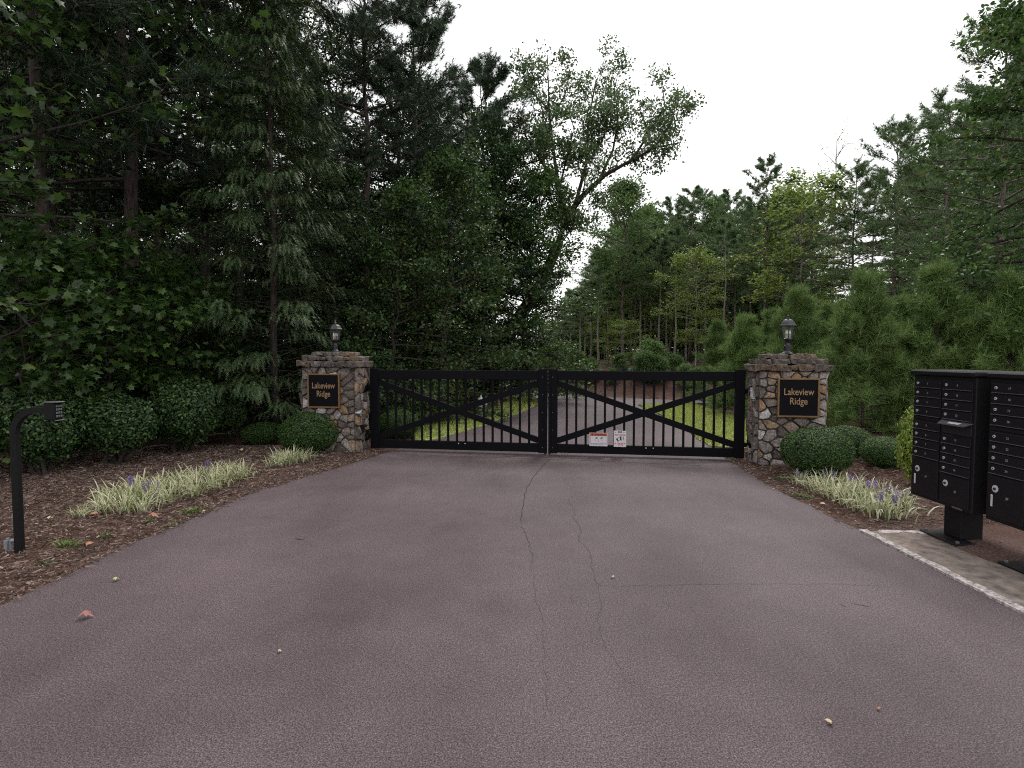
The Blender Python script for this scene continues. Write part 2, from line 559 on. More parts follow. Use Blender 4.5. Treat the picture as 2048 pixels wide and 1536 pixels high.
def in_poly(P, poly):
    x, y = P[:, 0], P[:, 1]
    inside = np.zeros(len(P), bool)
    n = len(poly)
    j = n - 1
    for i in range(n):
        xi, yi = poly[i]
        xj, yj = poly[j]
        if yi != yj:
            c = ((yi > y) != (yj > y)) & (x < (xj - xi) * (y - yi) / (yj - yi) + xi)
            inside ^= c
        j = i
    return inside


def dist_poly(P, poly):
    d = np.full(len(P), 1e9)
    n = len(poly)
    for i in range(n):
        a, b = poly[i], poly[(i + 1) % n]
        ab = b - a
        L2 = max(1e-12, ab @ ab)
        t = np.clip(((P - a) @ ab) / L2, 0, 1)
        q = a + t[:, None] * ab
        d = np.minimum(d, np.hypot(P[:, 0] - q[:, 0], P[:, 1] - q[:, 1]))
    return d


def sm(x):
    x = np.clip(x, 0, 1)
    return x * x * (3 - 2 * x)


bank_line = np.array([gnd(*p) for p in far_px])
_bx, _by = bank_line[:, 0], bank_line[:, 1]
_o = np.argsort(_bx)


def height(P):
    P = np.asarray(P, float).reshape(-1, 2)
    ins = in_poly(P, road_poly)
    d = dist_poly(P, road_poly)
    near = 1 - sm((P[:, 1] - 9.0) / 3.0)
    wav = np.sin(P[:, 0] * 2.3 + 1.1) * np.cos(P[:, 1] * 1.9) * 0.5 + np.sin(P[:, 0] * 5.1) * np.sin(P[:, 1] * 4.7 + 2) * 0.3
    z = -0.012 + 0.055 * sm((d - 0.12) / 0.9) * near + 0.012 * wav * sm((d - 0.2) / 0.5) * near
    # bank beyond the cross road
    yb = np.interp(P[:, 0], _bx[_o], _by[_o])
    e = P[:, 1] - yb
    e = np.where((P[:, 0] > gx(1090, 28)), e, np.minimum(e, P[:, 1] - 40))
    z = z + np.where(e > 0, 0.85 * sm((e - 0.2) / 4.0) + 0.02 * np.clip(e - 4, 0, 120), 0)
    return np.where(ins, -0.03, z)


def hz(x, y):
    return float(height([(x, y)])[0])


def axis(lo, f0, f1, hi, fine):
    a = []
    v, s = f0, fine
    while v > lo:
        s *= 1.18
        v -= s
        a.append(v)
    a = a[::-1] + list(np.arange(f0, f1, fine))
    v, s = f1, fine
    while v < hi:
        a.append(v)
        s *= 1.18
        v += s
    a.append(hi)
    return np.array(a)


xs = axis(-500, -12, 13, 500, 0.16)
ys = axis(-60, 1.5, 14, 600, 0.16)
XX, YY = np.meshgrid(xs, ys)
PP = np.stack([XX.ravel(), YY.ravel()], 1)
ZZ = height(PP)
nx = len(xs)
ii, jj = np.meshgrid(np.arange(len(ys) - 1), np.arange(nx - 1), indexing='ij')
q0 = (ii * nx + jj).ravel()
ground = link('ground', np_mesh('ground', np.column_stack([PP, ZZ]), np.stack([q0, q0 + 1, q0 + nx + 1, q0 + nx], 1), M['mulch'], True))
props(ground, 'brown pine straw and mulch ground spreading under the trees', kind='structure')


def sheet(name, poly, z, mat, thick=0.0):
    bm = bmesh.new()
    vs_ = [bm.verts.new((p[0], p[1], z)) for p in poly]
    f = bm.faces.new(vs_)
    if f.normal.z < 0:
        f.normal_flip()
    bm.normal_update()
    if bm.faces[:][0].normal.z < 0:
        bmesh.ops.reverse_faces(bm, faces=bm.faces)
    if thick:
        r = bmesh.ops.extrude_face_region(bm, geom=bm.faces[:])
        top = [v for v in r['geom'] if isinstance(v, bmesh.types.BMVert)]
        for v in bm.verts:
            if v not in top:
                v.co.z -= thick
    bmesh.ops.triangulate(bm, faces=[f for f in bm.faces if len(f.verts) > 4])
    bmesh.ops.recalc_face_normals(bm, faces=bm.faces)
    me = bpy.data.meshes.new(name)
    bm.to_mesh(me)
    bm.free()
    me.materials.append(mat)
    return me


road = link('road', sheet('road', road_poly, 0.0, M['asphalt'], 0.06))
props(road, 'worn pinkish grey asphalt driveway running through the gate', kind='structure')


def ribbon(name, px, widths, z, mat, parent, jit=0.0, seed=0, world_pts=None):
    g = np.random.default_rng(seed)
    pts = world_pts if world_pts is not None else [gnd(*p) for p in px]
    pts = dense(pts, 0.05, 0, 0)
    off = 0.0
    V, F = [], []
    n = len(pts)
    for i, p in enumerate(pts):
        a, b = pts[max(0, i - 1)], pts[min(n - 1, i + 1)]
        t = (b - a) / max(1e-9, np.linalg.norm(b - a))
        nn = np.array([-t[1], t[0]])
        off = off * 0.8 + g.normal(0, jit)
        w = np.interp(i / max(1, n - 1), np.linspace(0, 1, len(widths)), widths) * (1 + g.uniform(-.4, .4))
        c = p + nn * off
        V += [(c[0] - nn[0] * w / 2, c[1] - nn[1] * w / 2, z), (c[0] + nn[0] * w / 2, c[1] + nn[1] * w / 2, z)]
    F = [(2 * i, 2 * i + 2, 2 * i + 3, 2 * i + 1) for i in range(n - 1)]
    return link(name, np_mesh(name, V, F, mat), parent)


ribbon('crack', [(1099, 917), (1082, 937), (1066, 957), (1054, 976), (1048, 1000), (1044, 1025), (1043, 1045)], [0.006, 0.011, 0.012, 0.006], 0.003, M['crack'], road, 0.006, 1)
ribbon('crack', [(1043, 1052), (1050, 1075), (1058, 1100), (1066, 1130)], [0.005, 0.003, 0.002], 0.003, M['crack'], road, 0.012, 2)
ribbon('crack', [(1138, 992), (1146, 1020), (1158, 1052), (1170, 1095), (1185, 1140), (1198, 1172)], [0.002, 0.004, 0.004, 0.003], 0.003, M['hair'], road, 0.012, 3)
ribbon('crack', [(1198, 1172), (1330, 1170), (1480, 1168), (1650, 1168), (1760, 1171)], [0.002, 0.003, 0.0025, 0.002], 0.003, M['hair'], road, 0.004, 4)
ribbon('crack', [(1066, 1130), (1070, 1180), (1082, 1240), (1088, 1320), (1104, 1420)], [0.0015, 0.002, 0.002, 0.0015], 0.003, M['hair'], road, 0.008, 6)
ribbon('crack', [(1198, 1172), (1206, 1230), (1226, 1300), (1262, 1370)], [0.002, 0.002, 0.0015], 0.003, M['hair'], road, 0.010, 7)
ribbon('seam', [(800, 908), (950, 913), (1100, 918), (1250, 924), (1400, 931)], [0.03, 0.035, 0.03], 0.004, M['seam'], road, 0.002, 5)
for (a, b, s) in (((1705, 1207), (1738, 1213), 0.05), ((1680, 1209), (1692, 1213), 0.025), ((590, 1077), (610, 1080), 0.02)):
    ribbon('oil_stain', [a, b], [0.006, s, s, 0.006], 0.003, M['stain'], road, 0.002, 9)

# concrete pad under the mailboxes
pad_poly = dense([(3.5, 5.6), (3.49, 2.2), (5.1, 2.2), (5.1, 5.45), (3.5, 5.6)], 0.2, 0.012, 2)[:-1]
pad = link('concrete_pad', sheet('concrete_pad', pad_poly, 0.016, M['concrete'], 0.12))
props(pad, 'rust stained concrete pad under the mailbox units', kind='structure')
ep = dense([(3.45, 5.64), (3.43, 2.2)], 0.12, 0.006, 5) + dense([(3.505, 2.2), (3.53, 5.64)], 0.08, 0.010, 6)
props(link('pad_edge', sheet('pad_edge', ep, 0.020, M['concrete_edge'], 0.06), pad), 'pale worn edge of the concrete')
props(link('pad_edge', sheet('pad_edge', dense([(3.57, 5.62), (3.57, 5.53), (4.35, 5.47), (4.35, 5.56), (3.57, 5.62)], 0.09, 0.012, 3)[:-1], 0.020, M['concrete_edge'], 0.04), pad), 'pale worn edge of the concrete')

# lawns
lawnL = [(1074, 801), (1056, 790), (1030, 795), (994, 815), (935, 836), (880, 848), (826, 858), (826, 886), (830, 887), (879, 877), (917, 866), (967, 851), (1017, 834), (1058, 819), (1076, 806)]
lawnR = [(1279, 810), (1383, 806.5), (1398, 812), (1470, 834), (1545, 858), (1560, 885), (1500, 898), (1420, 893), (1387, 872), (1322, 831)]
for nm, px, lab, sd_ in (('lawn', lawnL, 'short green lawn wedge left of the drive beyond the gate', 1), ('lawn', lawnR, 'short green lawn wedge right of the drive beyond the gate', 2)):
    poly = np.array(dense([gnd(*p) for p in px] + [gnd(*px[0])], 0.4, 0.03, sd_)[:-1])
    lo = link(nm, sheet(nm, poly, 0.018, M['lawn'], 0.05))
    props(lo, lab, kind='structure')
    lo_, hi_ = poly.min(0), poly.max(0)
    g = np.random.default_rng(sd_)
    n = 26000
    P = g.uniform(lo_, hi_, (n, 2))
    P = P[in_poly(P, poly)]
    n = len(P)
    a = g.uniform(0, 2 * np.pi, n)
    h = g.uniform(0.03, 0.075, n)
    w = 0.012
    dx, dy = np.cos(a) * w, np.sin(a) * w
    V = np.empty((n, 3, 3))
    V[:, 0] = np.column_stack([P[:, 0] - dx, P[:, 1] - dy, np.full(n, 0.015)])
    V[:, 1] = np.column_stack([P[:, 0] + dx, P[:, 1] + dy, np.full(n, 0.015)])
    V[:, 2] = np.column_stack([P[:, 0] + g.normal(0, .025, n), P[:, 1] + g.normal(0, .025, n), 0.015 + h])
    gr = link('grass', np_mesh('grass', V.reshape(-1, 3), np.arange(3 * n).reshape(-1, 3), M['grass']))
    props(gr, 'mown grass blades of the lawn ' + ('left' if sd_ == 1 else 'right') + ' of the drive', 'grass', kind='stuff')

# ------------------------------------------------------------------ plant machinery
def unit(a):
    return a / np.maximum(1e-9, np.linalg.norm(a, axis=-1, keepdims=True))


def frames(N, g, heading=None):
    """bases whose third axis is N; the first axis random or along heading"""
    n = len(N)
    h = g.normal(size=(n, 3)) if heading is None else heading
    X = unit(h - (h * N).sum(1, keepdims=True) * N)
    Y = np.cross(N, X)
    return X, Y


def scatter(tv, tf, P, X, Y, Z, S):
    tv = np.asarray(tv, float)
    tf = np.asarray(tf, int)
    n, k = len(P), len(tv)
    V = P[:, None, :] + S[:, None, None] * (tv[None, :, 0, None] * X[:, None] + tv[None, :, 1, None] * Y[:, None] + tv[None, :, 2, None] * Z[:, None])
    F = (np.arange(n) * k)[:, None, None] + tf[None]
    return V.reshape(-1, 3), F.reshape(-1, tf.shape[1])


# leaf shapes: long axis +x, face +z, unit length
LEAF4 = ([(0, 0, 0), (0.45, 0.27, 0.07), (1, 0, -0.06), (0.45, -0.27, 0.07)], [(0, 1, 2), (0, 2, 3)])
LEAF6 = ([(0, 0, 0), (0.25, 0.22, 0.05), (0.62, 0.26, 0.06), (1, 0, -0.1), (0.62, -0.26, 0.06), (0.25, -0.22, 0.05)],
         [(0, 1, 2), (0, 2, 3), (0, 3, 4), (0, 4, 5)])
_mo = [(0.0, 0.0), (0.10, 0.30), (0.02, 0.50), (0.36, 0.34), (0.62, 0.52), (0.64, 0.22), (1.0, 0.0), (0.64, -0.22), (0.62, -0.52), (0.36, -0.34), (0.02, -0.50), (0.10, -0.30)]
MAPLE = ([(0.34, 0, 0.03)] + [(x, y, -0.10 * abs(y) - (0.12 * x if x > 0.6 else 0)) for x, y in _mo],
         [(0, i + 1, (i + 1) % 12 + 1) for i in range(12)])


def tuft(n, seed, spread=0.8, w=0.035):
    g = np.random.default_rng(seed)
    V, F = [], []
    for i in range(n):
        d = unit(np.array([1.0, 0, 0]) * g.uniform(0.35, 0.9) + g.normal(0, spread * 0.6, 3))
        s = unit(np.cross(d, g.normal(size=3))) * w
        b = np.array([g.uniform(-0.35, 0.25), 0, 0])
        L = g.uniform(0.7, 1.0)
        k = len(V)
        V += [b - s, b + s, b + d * L - np.array([0, 0, 0.05])]
        F.append((k, k + 1, k + 2))
    return V, F


def spray(seed, n=22):
    """drooping feathery twig: along +x, falling towards -z"""
    g = np.random.default_rng(seed)
    V, F = [], []
    for i in range(n):
        t = (i + 0.5) / n
        p = np.array([t * (1 - 0.25 * t), 0, 0.12 * t - 0.66 * t * t])
        tang = unit(np.array([1 - 0.5 * t, 0, 0.12 - 1.24 * t]))
        sgn = 1 if i % 2 else -1
        d = unit(tang * 0.8 + np.array([0, sgn * 0.8, 0]) + g.normal(0, 0.25, 3))
        L = 0.17 * (1.15 - 0.6 * t)
        s = tang * 0.028
        k = len(V)
        V += [p - s, p + s, p + d * L]
        F.append((k, k + 1, k + 2))
    for i in range(4):
        t0, t1 = i / 4, (i + 1) / 4
        f = lambda t: np.array([t * (1 - 0.25 * t), 0, 0.12 * t - 0.66 * t * t])
        k = len(V)
        V += [f(t0) + (0, 0.012, 0), f(t0) - (0, 0.012, 0), f(t1)]
        F.append((k, k + 1, k + 2))
    return V, F


def path(p0, d0, L, n, g, wob=0.12, grav=0.0):
    p, d = np.array(p0, float), unit(np.array(d0, float))
    out = [p.copy()]
    st = L / n
    for i in range(n):
        d = unit(d + g.normal(0, wob, 3) + np.array([0, 0, grav]))
        p = p + d * st
        out.append(p.copy())
    return np.array(out)


def along(P, t):
    f = t * (len(P) - 1)
    i = min(int(f), len(P) - 2)
    return P[i] + (P[i + 1] - P[i]) * (f - i)


def finish(mb, V, F, bark, leaf, nm):
    tm = mb.mesh(nm + '_trunk', bark, smooth=True)
    cm = np_mesh(nm + '_crown', V, F, leaf)
    return tm, cm


PROFILE = {
    'oval': lambda t: math.sin(math.pi * (0.12 + 0.84 * t)) ** 0.7,
    'cone': lambda t: 1.0 - 0.88 * t,
    'egg': lambda t: math.sin(math.pi * (0.30 + 0.66 * t)) ** 0.8,
    'top': lambda t: math.sin(math.pi * (0.05 + 0.72 * t)) ** 0.8,
    'wall': lambda t: 1.0 - 0.75 * t ** 2.2,
}


def broad(nm, seed, H, Rc, t0, nb, ns, ncl, nlf, leaf, tmpl, mat, bark='bark', lean=(0, 0), r0=None, prof='oval', up=0.55, cr=0.16, el=(5, 60), grav=-0.01, wob=0.1):
    g = np.random.default_rng(seed)
    mb = MB()
    r0 = r0 or 0.011 * H + 0.02
    n = 12
    tk = [np.array([lean[0] * (k / n) ** 1.3 * H, lean[1] * (k / n) ** 1.3 * H, H * 0.97 * k / n]) + (g.normal(0, 0.006 * H, 3) * (1, 1, 0) if k else 0) for k in range(n + 1)]
    mb.tube(tk, [r0 * (1.25 if k == 0 else 1) * (1 - 0.93 * (k / n)) for k in range(n + 1)], 8)
    tk = np.array(tk)
    CP, CD = [], []
    for i in range(nb):
        t = (i + g.uniform(0, 1)) / nb
        tt = t0 + (1 - t0) * t
        b = along(tk, min(0.999, tt))
        az = i * 2.39996 + g.normal(0, 0.35)
        e = R(el[0] + (el[1] - el[0]) * t + g.normal(0, 9))
        L = Rc * PROFILE[prof](t) * g.uniform(0.72, 1.12)
        d = np.array([math.cos(az) * math.cos(e), math.sin(az) * math.cos(e), math.sin(e)])
        bp = path(b, d, L, 5, g, wob, grav)
        rb = max(0.008, min(r0 * 0.45, 0.016 * L + 0.006))
        mb.tube(bp, [rb * (1 - 0.8 * k / 5) for k in range(6)], 5, False)
        for j in range(ns):
            s = g.uniform(0.25, 1.0)
            q = along(bp, s)
            side = unit(np.cross(d, [0, 0, 1])) * (1 if j % 2 else -1)
            dd = unit(d * 0.7 + side * g.uniform(0.3, 1.1) + g.normal(0, 0.25, 3))
            l2 = L * g.uniform(0.22, 0.45) * (1.25 - 0.6 * s) + 0.15
            sp = path(q, dd, l2, 3, g, 0.15, grav)
            mb.tube(sp, [rb * 0.35, rb * 0.28, rb * 0.2, rb * 0.08], 3, False)
            for c in range(ncl):
                u = (c + g.uniform(0.2, 1)) / ncl
                CP.append(along(sp, min(0.999, u)))
                CD.append(dd)
    CP, CD = np.array(CP), np.array(CD)
    CP = np.repeat(CP, nlf, 0)
    CD = np.repeat(CD, nlf, 0)
    k = len(CP)
    P = CP + g.normal(0, cr, (k, 3)) * (1, 1, 0.6)
    N = unit(np.array([0, 0, 1.0]) * up + g.normal(0, 1 - up * 0.75, (k, 3)) * 0.75)
    X, Y = frames(N, g, CD + g.normal(0, 0.9, (k, 3)))
    V, F = scatter(*tmpl, P, X, Y, N, leaf * g.uniform(0.6, 1.15, k))
    return finish(mb, V, F, M[bark], M[mat], nm)


def pine(nm, seed, H, Rc, t0, nb, ns, ntf, size, mat, bark='bark_pine', nn=14, r0=None, prof='egg', el=(-5, 50), w=0.03, lift=0.35, grav=0.02, bare=0.0):
    g = np.random.default_rng(seed)
    mb = MB()
    r0 = r0 or 0.009 * H + 0.03
    n = 10
    tk = np.array([np.array([0, 0, H * 0.98 * k / n]) + (g.normal(0, 0.004 * H, 3) * (1, 1, 0) if k else 0) for k in range(n + 1)])
    mb.tube(tk, [r0 * (1.2 if k == 0 else 1) * (1 - 0.92 * k / n) for k in range(n + 1)], 8)
    P, D = [], []
    for i in range(nb):
        t = (i + g.uniform(0, 1)) / nb
        b = along(tk, min(0.999, t0 + (1 - t0) * t))
        az = i * 2.39996 + g.normal(0, 0.4)
        e = R(el[0] + (el[1] - el[0]) * t + g.normal(0, 8))
        L = Rc * PROFILE[prof](t) * g.uniform(0.65, 1.12) + 0.1
        d = np.array([math.cos(az) * math.cos(e), math.sin(az) * math.cos(e), math.sin(e)])
        bp = path(b, d, L, 5, g, 0.09, grav)
        rb = max(0.006, 0.012 * L + 0.004)
        mb.tube(bp, [rb * (1 - 0.8 * k / 5) for k in range(6)], 4, False)
        for j in range(ns):
            s = g.uniform(0.22 + bare, 1.0)
            q = along(bp, s)
            side = unit(np.cross(d, [0, 0, 1])) * (1 if j % 2 else -1)
            dd = unit(d * 0.8 + side * g.uniform(0.2, 1.0) + np.array([0, 0, g.uniform(-0.1, lift)]))
            l2 = L * g.uniform(0.15, 0.35) * (1.3 - 0.6 * s) + 0.12
            sp = path(q, dd, l2, 2, g, 0.1, 0.05)
            mb.tube(sp, [rb * 0.35, rb * 0.25, rb * 0.1], 3, False)
            for c in range(ntf):
                u = min(0.999, (c + g.uniform(0.3, 1)) / ntf)
                P.append(along(sp, u) + g.normal(0, size * 0.18, 3))
                D.append(dd + np.array([0, 0, lift * 0.8]) + g.normal(0, 0.4, 3))
    P, D = np.array(P), unit(np.array(D))
    X = D
    Zr = g.normal(size=D.shape)
    Y = unit(np.cross(Zr, X))
    Z = np.cross(X, Y)
    V, F = scatter(*tuft(nn, seed, 0.85, w), P, X, Y, Z, size * g.uniform(0.7, 1.15, len(P)))
    return finish(mb, V, F, M[bark], M[mat], nm)


def cedar(nm, seed, H, Rc, t0, nb, ns, size, mat):
    """deodar like conifer: tiers of level boughs with hanging feathery tips"""
    g = np.random.default_rng(seed)
    mb = MB()
    n = 10
    tk = np.array([np.array([0, 0, H * k / n]) + (g.normal(0, 0.02, 3) * (1, 1, 0) if k else 0) for k in range(n + 1)])
    mb.tube(tk, [0.10 * (1 - 0.9 * k / n) + 0.008 for k in range(n + 1)], 8)
    P, D, S = [], [], []
    for i in range(nb):
        t = (i + g.uniform(0, 1)) / nb
        b = along(tk, min(0.999, t0 + (1 - t0) * t))
        az = i * 2.39996 + g.normal(0, 0.4)
        L = Rc * (1 - 0.72 * t) * g.uniform(0.45, 1.12)
        d = np.array([math.cos(az), math.sin(az), g.uniform(0.05, 0.6)])
        bp = path(b, d, L, 7, g, 0.07, -0.075)
        mb.tube(bp, [max(0.003, 0.017 * (1 - 0.9 * k / 7)) for k in range(8)], 4, False)
        for j in range(ns):
            s = g.uniform(0.15, 1.0) ** 0.8
            q = along(bp, min(0.999, s))
            sgn = 1 if j % 2 else -1
            side = unit(np.cross(d, [0, 0, 1])) * sgn
            dd = unit(d * g.uniform(0.4, 1.0) * (1, 1, 0.3) + side * g.uniform(0.2, 1.0) * (1.15 - s))
            l2 = L * 0.28 * (1.1 - 0.7 * s) + 0.1
            nsp = 3
            for c in range(nsp):
                u = (c + 0.5) / nsp
                P.append(q + dd * l2 * u + np.array([0, 0, -0.12 * u * l2]) + g.normal(0, 0.03, 3))
                D.append(dd + g.normal(0, 0.35, 3) * (1, 1, 0))
                S.append(size * g.uniform(0.6, 1.15))
    P, D = np.array(P), np.array(D)
    D[:, 2] = g.normal(0, 0.1, len(D))
    X = unit(D)
    up = np.tile([0, 0, 1.0], (len(X), 1))
    Y = unit(np.cross(up, X))
    Z = np.cross(X, Y)
    V, F = scatter(*spray(seed), P, X, Y, Z, np.array(S))
    return finish(mb, V, F, M['bark'], M[mat], nm)


def plant_tree(name, proto, x, y, rz, s, label, group=None, cat='tree', sz=None, z=None, tilt=None):
    z0 = hz(x, y) if z is None else z
    o = thing(name, label, cat, (x, y, z0 - 0.04), rz, group, (s, s, sz or s))
    if tilt:
        o.rotation_euler = (tilt[0], tilt[1], rz)
    link('trunk', proto[0], o)
    link('crown', proto[1], o)
    return o


# ------------------------------------------------------------------ tree prototypes
T = {}
T['maple'] = broad('maple', 11, 11.0, 4.6, 0.10, 34, 9, 3, 5, 0.21, MAPLE, 'lf_maple', 'bark', (0, 0), 0.11, 'oval', 0.62, 0.16, (-4, 40), -0.012)
T['sap'] = broad('sapling', 12, 4.6, 1.9, 0.10, 26, 7, 3, 5, 0.17, MAPLE, 'lf_maple', 'bark', (0, 0), 0.035, 'oval', 0.6, 0.14, (0, 40), -0.02)
T['wallA'] = broad('leafy_a', 21, 9.0, 3.3, 0.05, 52, 9, 4, 7, 0.15, LEAF6, 'lf_mid', 'bark', (0.10, -0.03), 0.10, 'wall', 0.5, 0.17, (0, 50), -0.03)
T['wallB'] = broad('leafy_b', 22, 10.5, 3.0, 0.06, 52, 9, 4, 7, 0.145, LEAF6, 'lf_dark', 'bark', (0.05, 0.0), 0.11, 'wall', 0.5, 0.17, (0, 55), -0.03)
T['tall'] = broad('hardwood', 23, 15.0, 3.4, 0.35, 44, 8, 4, 6, 0.16, LEAF4, 'lf_dark', 'bark', (0.01, 0), 0.14, 'oval', 0.45, 0.2, (10, 60))
T['bush'] = broad('bush', 24, 3.0, 1.7, 0.02, 34, 7, 3, 6, 0.13, LEAF6, 'lf_dark', 'twig', (0, 0), 0.03, 'wall', 0.5, 0.15, (10, 70))
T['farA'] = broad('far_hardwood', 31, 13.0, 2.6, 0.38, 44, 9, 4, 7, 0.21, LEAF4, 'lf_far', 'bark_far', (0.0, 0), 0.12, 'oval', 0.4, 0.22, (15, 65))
T['farB'] = broad('far_light', 32, 8.5, 2.6, 0.25, 32, 8, 4, 7, 0.20, LEAF4, 'lf_light', 'bark_pale', (0.02, 0), 0.07, 'oval', 0.75, 0.2, (0, 35))
T['near_leafy'] = broad('near_leafy', 34, 12.0, 2.7, 0.27, 60, 9, 5, 7, 0.15, LEAF6, 'lf_mid', 'bark_pine', (0, 0), 0.14, 'wall', 0.5, 0.18, (-10, 45), -0.03)
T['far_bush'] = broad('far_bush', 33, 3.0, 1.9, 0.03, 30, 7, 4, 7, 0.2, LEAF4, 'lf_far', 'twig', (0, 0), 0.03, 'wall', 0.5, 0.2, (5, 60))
T['pineA'] = pine('pine_a', 41, 16.0, 3.6, 0.32, 54, 13, 7, 0.30, 'lf_pine', 'bark_pine', 20, 0.17, 'egg', (-12, 40), 0.030, 0.2)
T['pineB'] = pine('pine_b', 42, 15.0, 2.8, 0.45, 40, 10, 6, 0.29, 'lf_pine', 'bark_pine', 16, 0.14, 'egg', (-5, 45), 0.032)
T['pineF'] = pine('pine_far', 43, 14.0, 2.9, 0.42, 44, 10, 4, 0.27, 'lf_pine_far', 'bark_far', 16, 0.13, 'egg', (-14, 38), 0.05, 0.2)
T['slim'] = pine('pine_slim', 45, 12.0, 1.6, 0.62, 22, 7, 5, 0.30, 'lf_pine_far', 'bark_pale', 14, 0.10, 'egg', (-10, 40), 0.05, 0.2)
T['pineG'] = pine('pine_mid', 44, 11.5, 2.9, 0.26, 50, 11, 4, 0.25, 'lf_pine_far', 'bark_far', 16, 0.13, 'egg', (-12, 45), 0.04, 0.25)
T['youngA'] = pine('young_a', 51, 3.6, 1.6, 0.03, 60, 9, 4, 0.31, 'lf_young', 'bark_pine', 26, 0.04, 'cone', (0, 60), 0.017, 0.6)
T['youngB'] = pine('young_b', 52, 3.4, 1.55, 0.03, 56, 9, 4, 0.31, 'lf_young', 'bark_pine', 26, 0.04, 'cone', (-5, 60), 0.017, 0.55)
T['cedar'] = cedar('deodar', 61, 13.0, 2.9, 0.04, 210, 15, 0.46, 'lf_cedar')

# open crowned oak leaning over the drive, limb by limb
def oak():
    g = np.random.default_rng(77)
    Y0 = 24.0
    base = at(985, 745, Y0)
    base.z = 0
    W = lambda px, py, dy=0.0: np.array(at(px, py, Y0 + dy) - base)
    mb = MB()
    trunk = [np.zeros(3), W(1000, 700), W(1038, 636), W(1080, 570, .2), W(1112, 500, .3), W(1132, 436, .3)]
    mb.tube(trunk, [0.34, 0.30, 0.27, 0.24, 0.21, 0.18], 9)
    limbs = [
        ([W(1132, 436, .3), W(1118, 380, .4), W(1108, 310, .8), W(1098, 220, 1.2), W(1095, 110, 1.5)], 0.12),
        ([W(1132, 436, .3), W(1165, 392, -.2), W(1210, 350, -.6), W(1255, 325, -1.0), W(1310, 295, -1.4), W(1362, 285, -1.6)], 0.13),
        ([W(1150, 412, 0), W(1172, 330, .6), W(1176, 250, 1.2), W(1190, 170, 1.6), W(1205, 130, 1.8)], 0.09),
        ([W(1115, 370, .4), W(1080, 320, -.4), W(1050, 270, -1.0), W(1040, 210, -1.6)], 0.07),
        ([W(1200, 357, -.5), W(1226, 300, .3), W(1236, 240, 1.0), W(1225, 150, 1.6)], 0.07),
        ([W(1265, 320, -1), W(1300, 262, -.6), W(1330, 210, -.2), W(1325, 180, 0)], 0.055),
        ([W(1310, 295, -1.4), W(1345, 240, -1.2), W(1352, 205, -1)], 0.045),
        ([W(1100, 245, 1.1), W(1130, 190, .4), W(1140, 140, 0)], 0.045),
        ([W(1080, 570, .2), W(1040, 500, 1.0), W(1000, 430, 1.6), W(985, 360, 2)], 0.08),
        ([W(1118, 380, .4), W(1135, 310, -.8), W(1150, 250, -1.4)], 0.05),
        ([W(1112, 500, .3), W(1135, 470, -.6), W(1125, 420, -1.6)], 0.04),
        ([W(1080, 320, -.4), W(1045, 330, .5), W(1020, 300, 1)], 0.04),
        ([W(1098, 220, 1.2), W(1060, 180, .8), W(1045, 150, .4)], 0.04),
        ([W(1096, 540, .2), W(1112, 500, .3), W(1132, 436, .3), W(1150, 412, 0)], 0.03),
        ([W(1132, 436, .3), W(1158, 440, -.5), W(1172, 425, -.9)], 0.03),
        ([W(1165, 392, -.2), W(1172, 350, -.9), W(1190, 300, -1.5)], 0.035),
        ([W(1108, 310, .8), W(1075, 250, 1.6), W(1065, 200, 2)], 0.04),
        ([W(1172, 330, .6), W(1205, 280, .2), W(1215, 220, -.5)], 0.04),
    ]
    CP, CD = [], []
    for L, r in limbs:
        L = np.array(L)
        n = len(L)
        mb.tube(L, [r * (1 - 0.85 * k / (n - 1)) for k in range(n)], 6, False)
        tot = np.linalg.norm(np.diff(L, axis=0), axis=1).sum()
        for j in range(int(4 + tot * 2.5)):
            s = g.uniform(0.30, 1.0)
            q = along(L, min(0.999, s))
            d = unit(g.normal(0, 1, 3) + np.array([0, 0, 0.35]))
            l2 = g.uniform(0.5, 1.25)
            sp = path(q, d, l2, 3, g, 0.2)
            mb.tube(sp, [0.018, 0.014, 0.01, 0.005], 3, False)
            for c in range(5):
                CP.append(along(sp, min(0.999, 0.62 + 0.38 * (c + g.uniform(0, 1)) / 5)) + g.normal(0, 0.14, 3))
                CD.append(d)
    CP, CD = np.repeat(np.array(CP), 23, 0), np.repeat(np.array(CD), 23, 0)
    k = len(CP)
    P = CP + g.normal(0, 0.16, (k, 3)) * (1, 1, 0.75)
    N = unit(np.array([0, 0, 1.0]) * 0.35 + g.normal(0, 0.7, (k, 3)))
    X, Y = frames(N, g, CD + g.normal(0, 0.9, (k, 3)) - np.array([0, 0, .5]))
    V, F = scatter(*LEAF4, P, X, Y, N, 0.155 * g.uniform(0.6, 1.15, k))
    tm, cm = finish(mb, V, F, M['bark'], M['lf_oak'], 'oak')
    o = thing('oak_tree', 'tall open crowned oak leaning over the drive against the white sky', 'tree', base)
    link('trunk', tm, o)
    link('crown', cm, o)


oak()


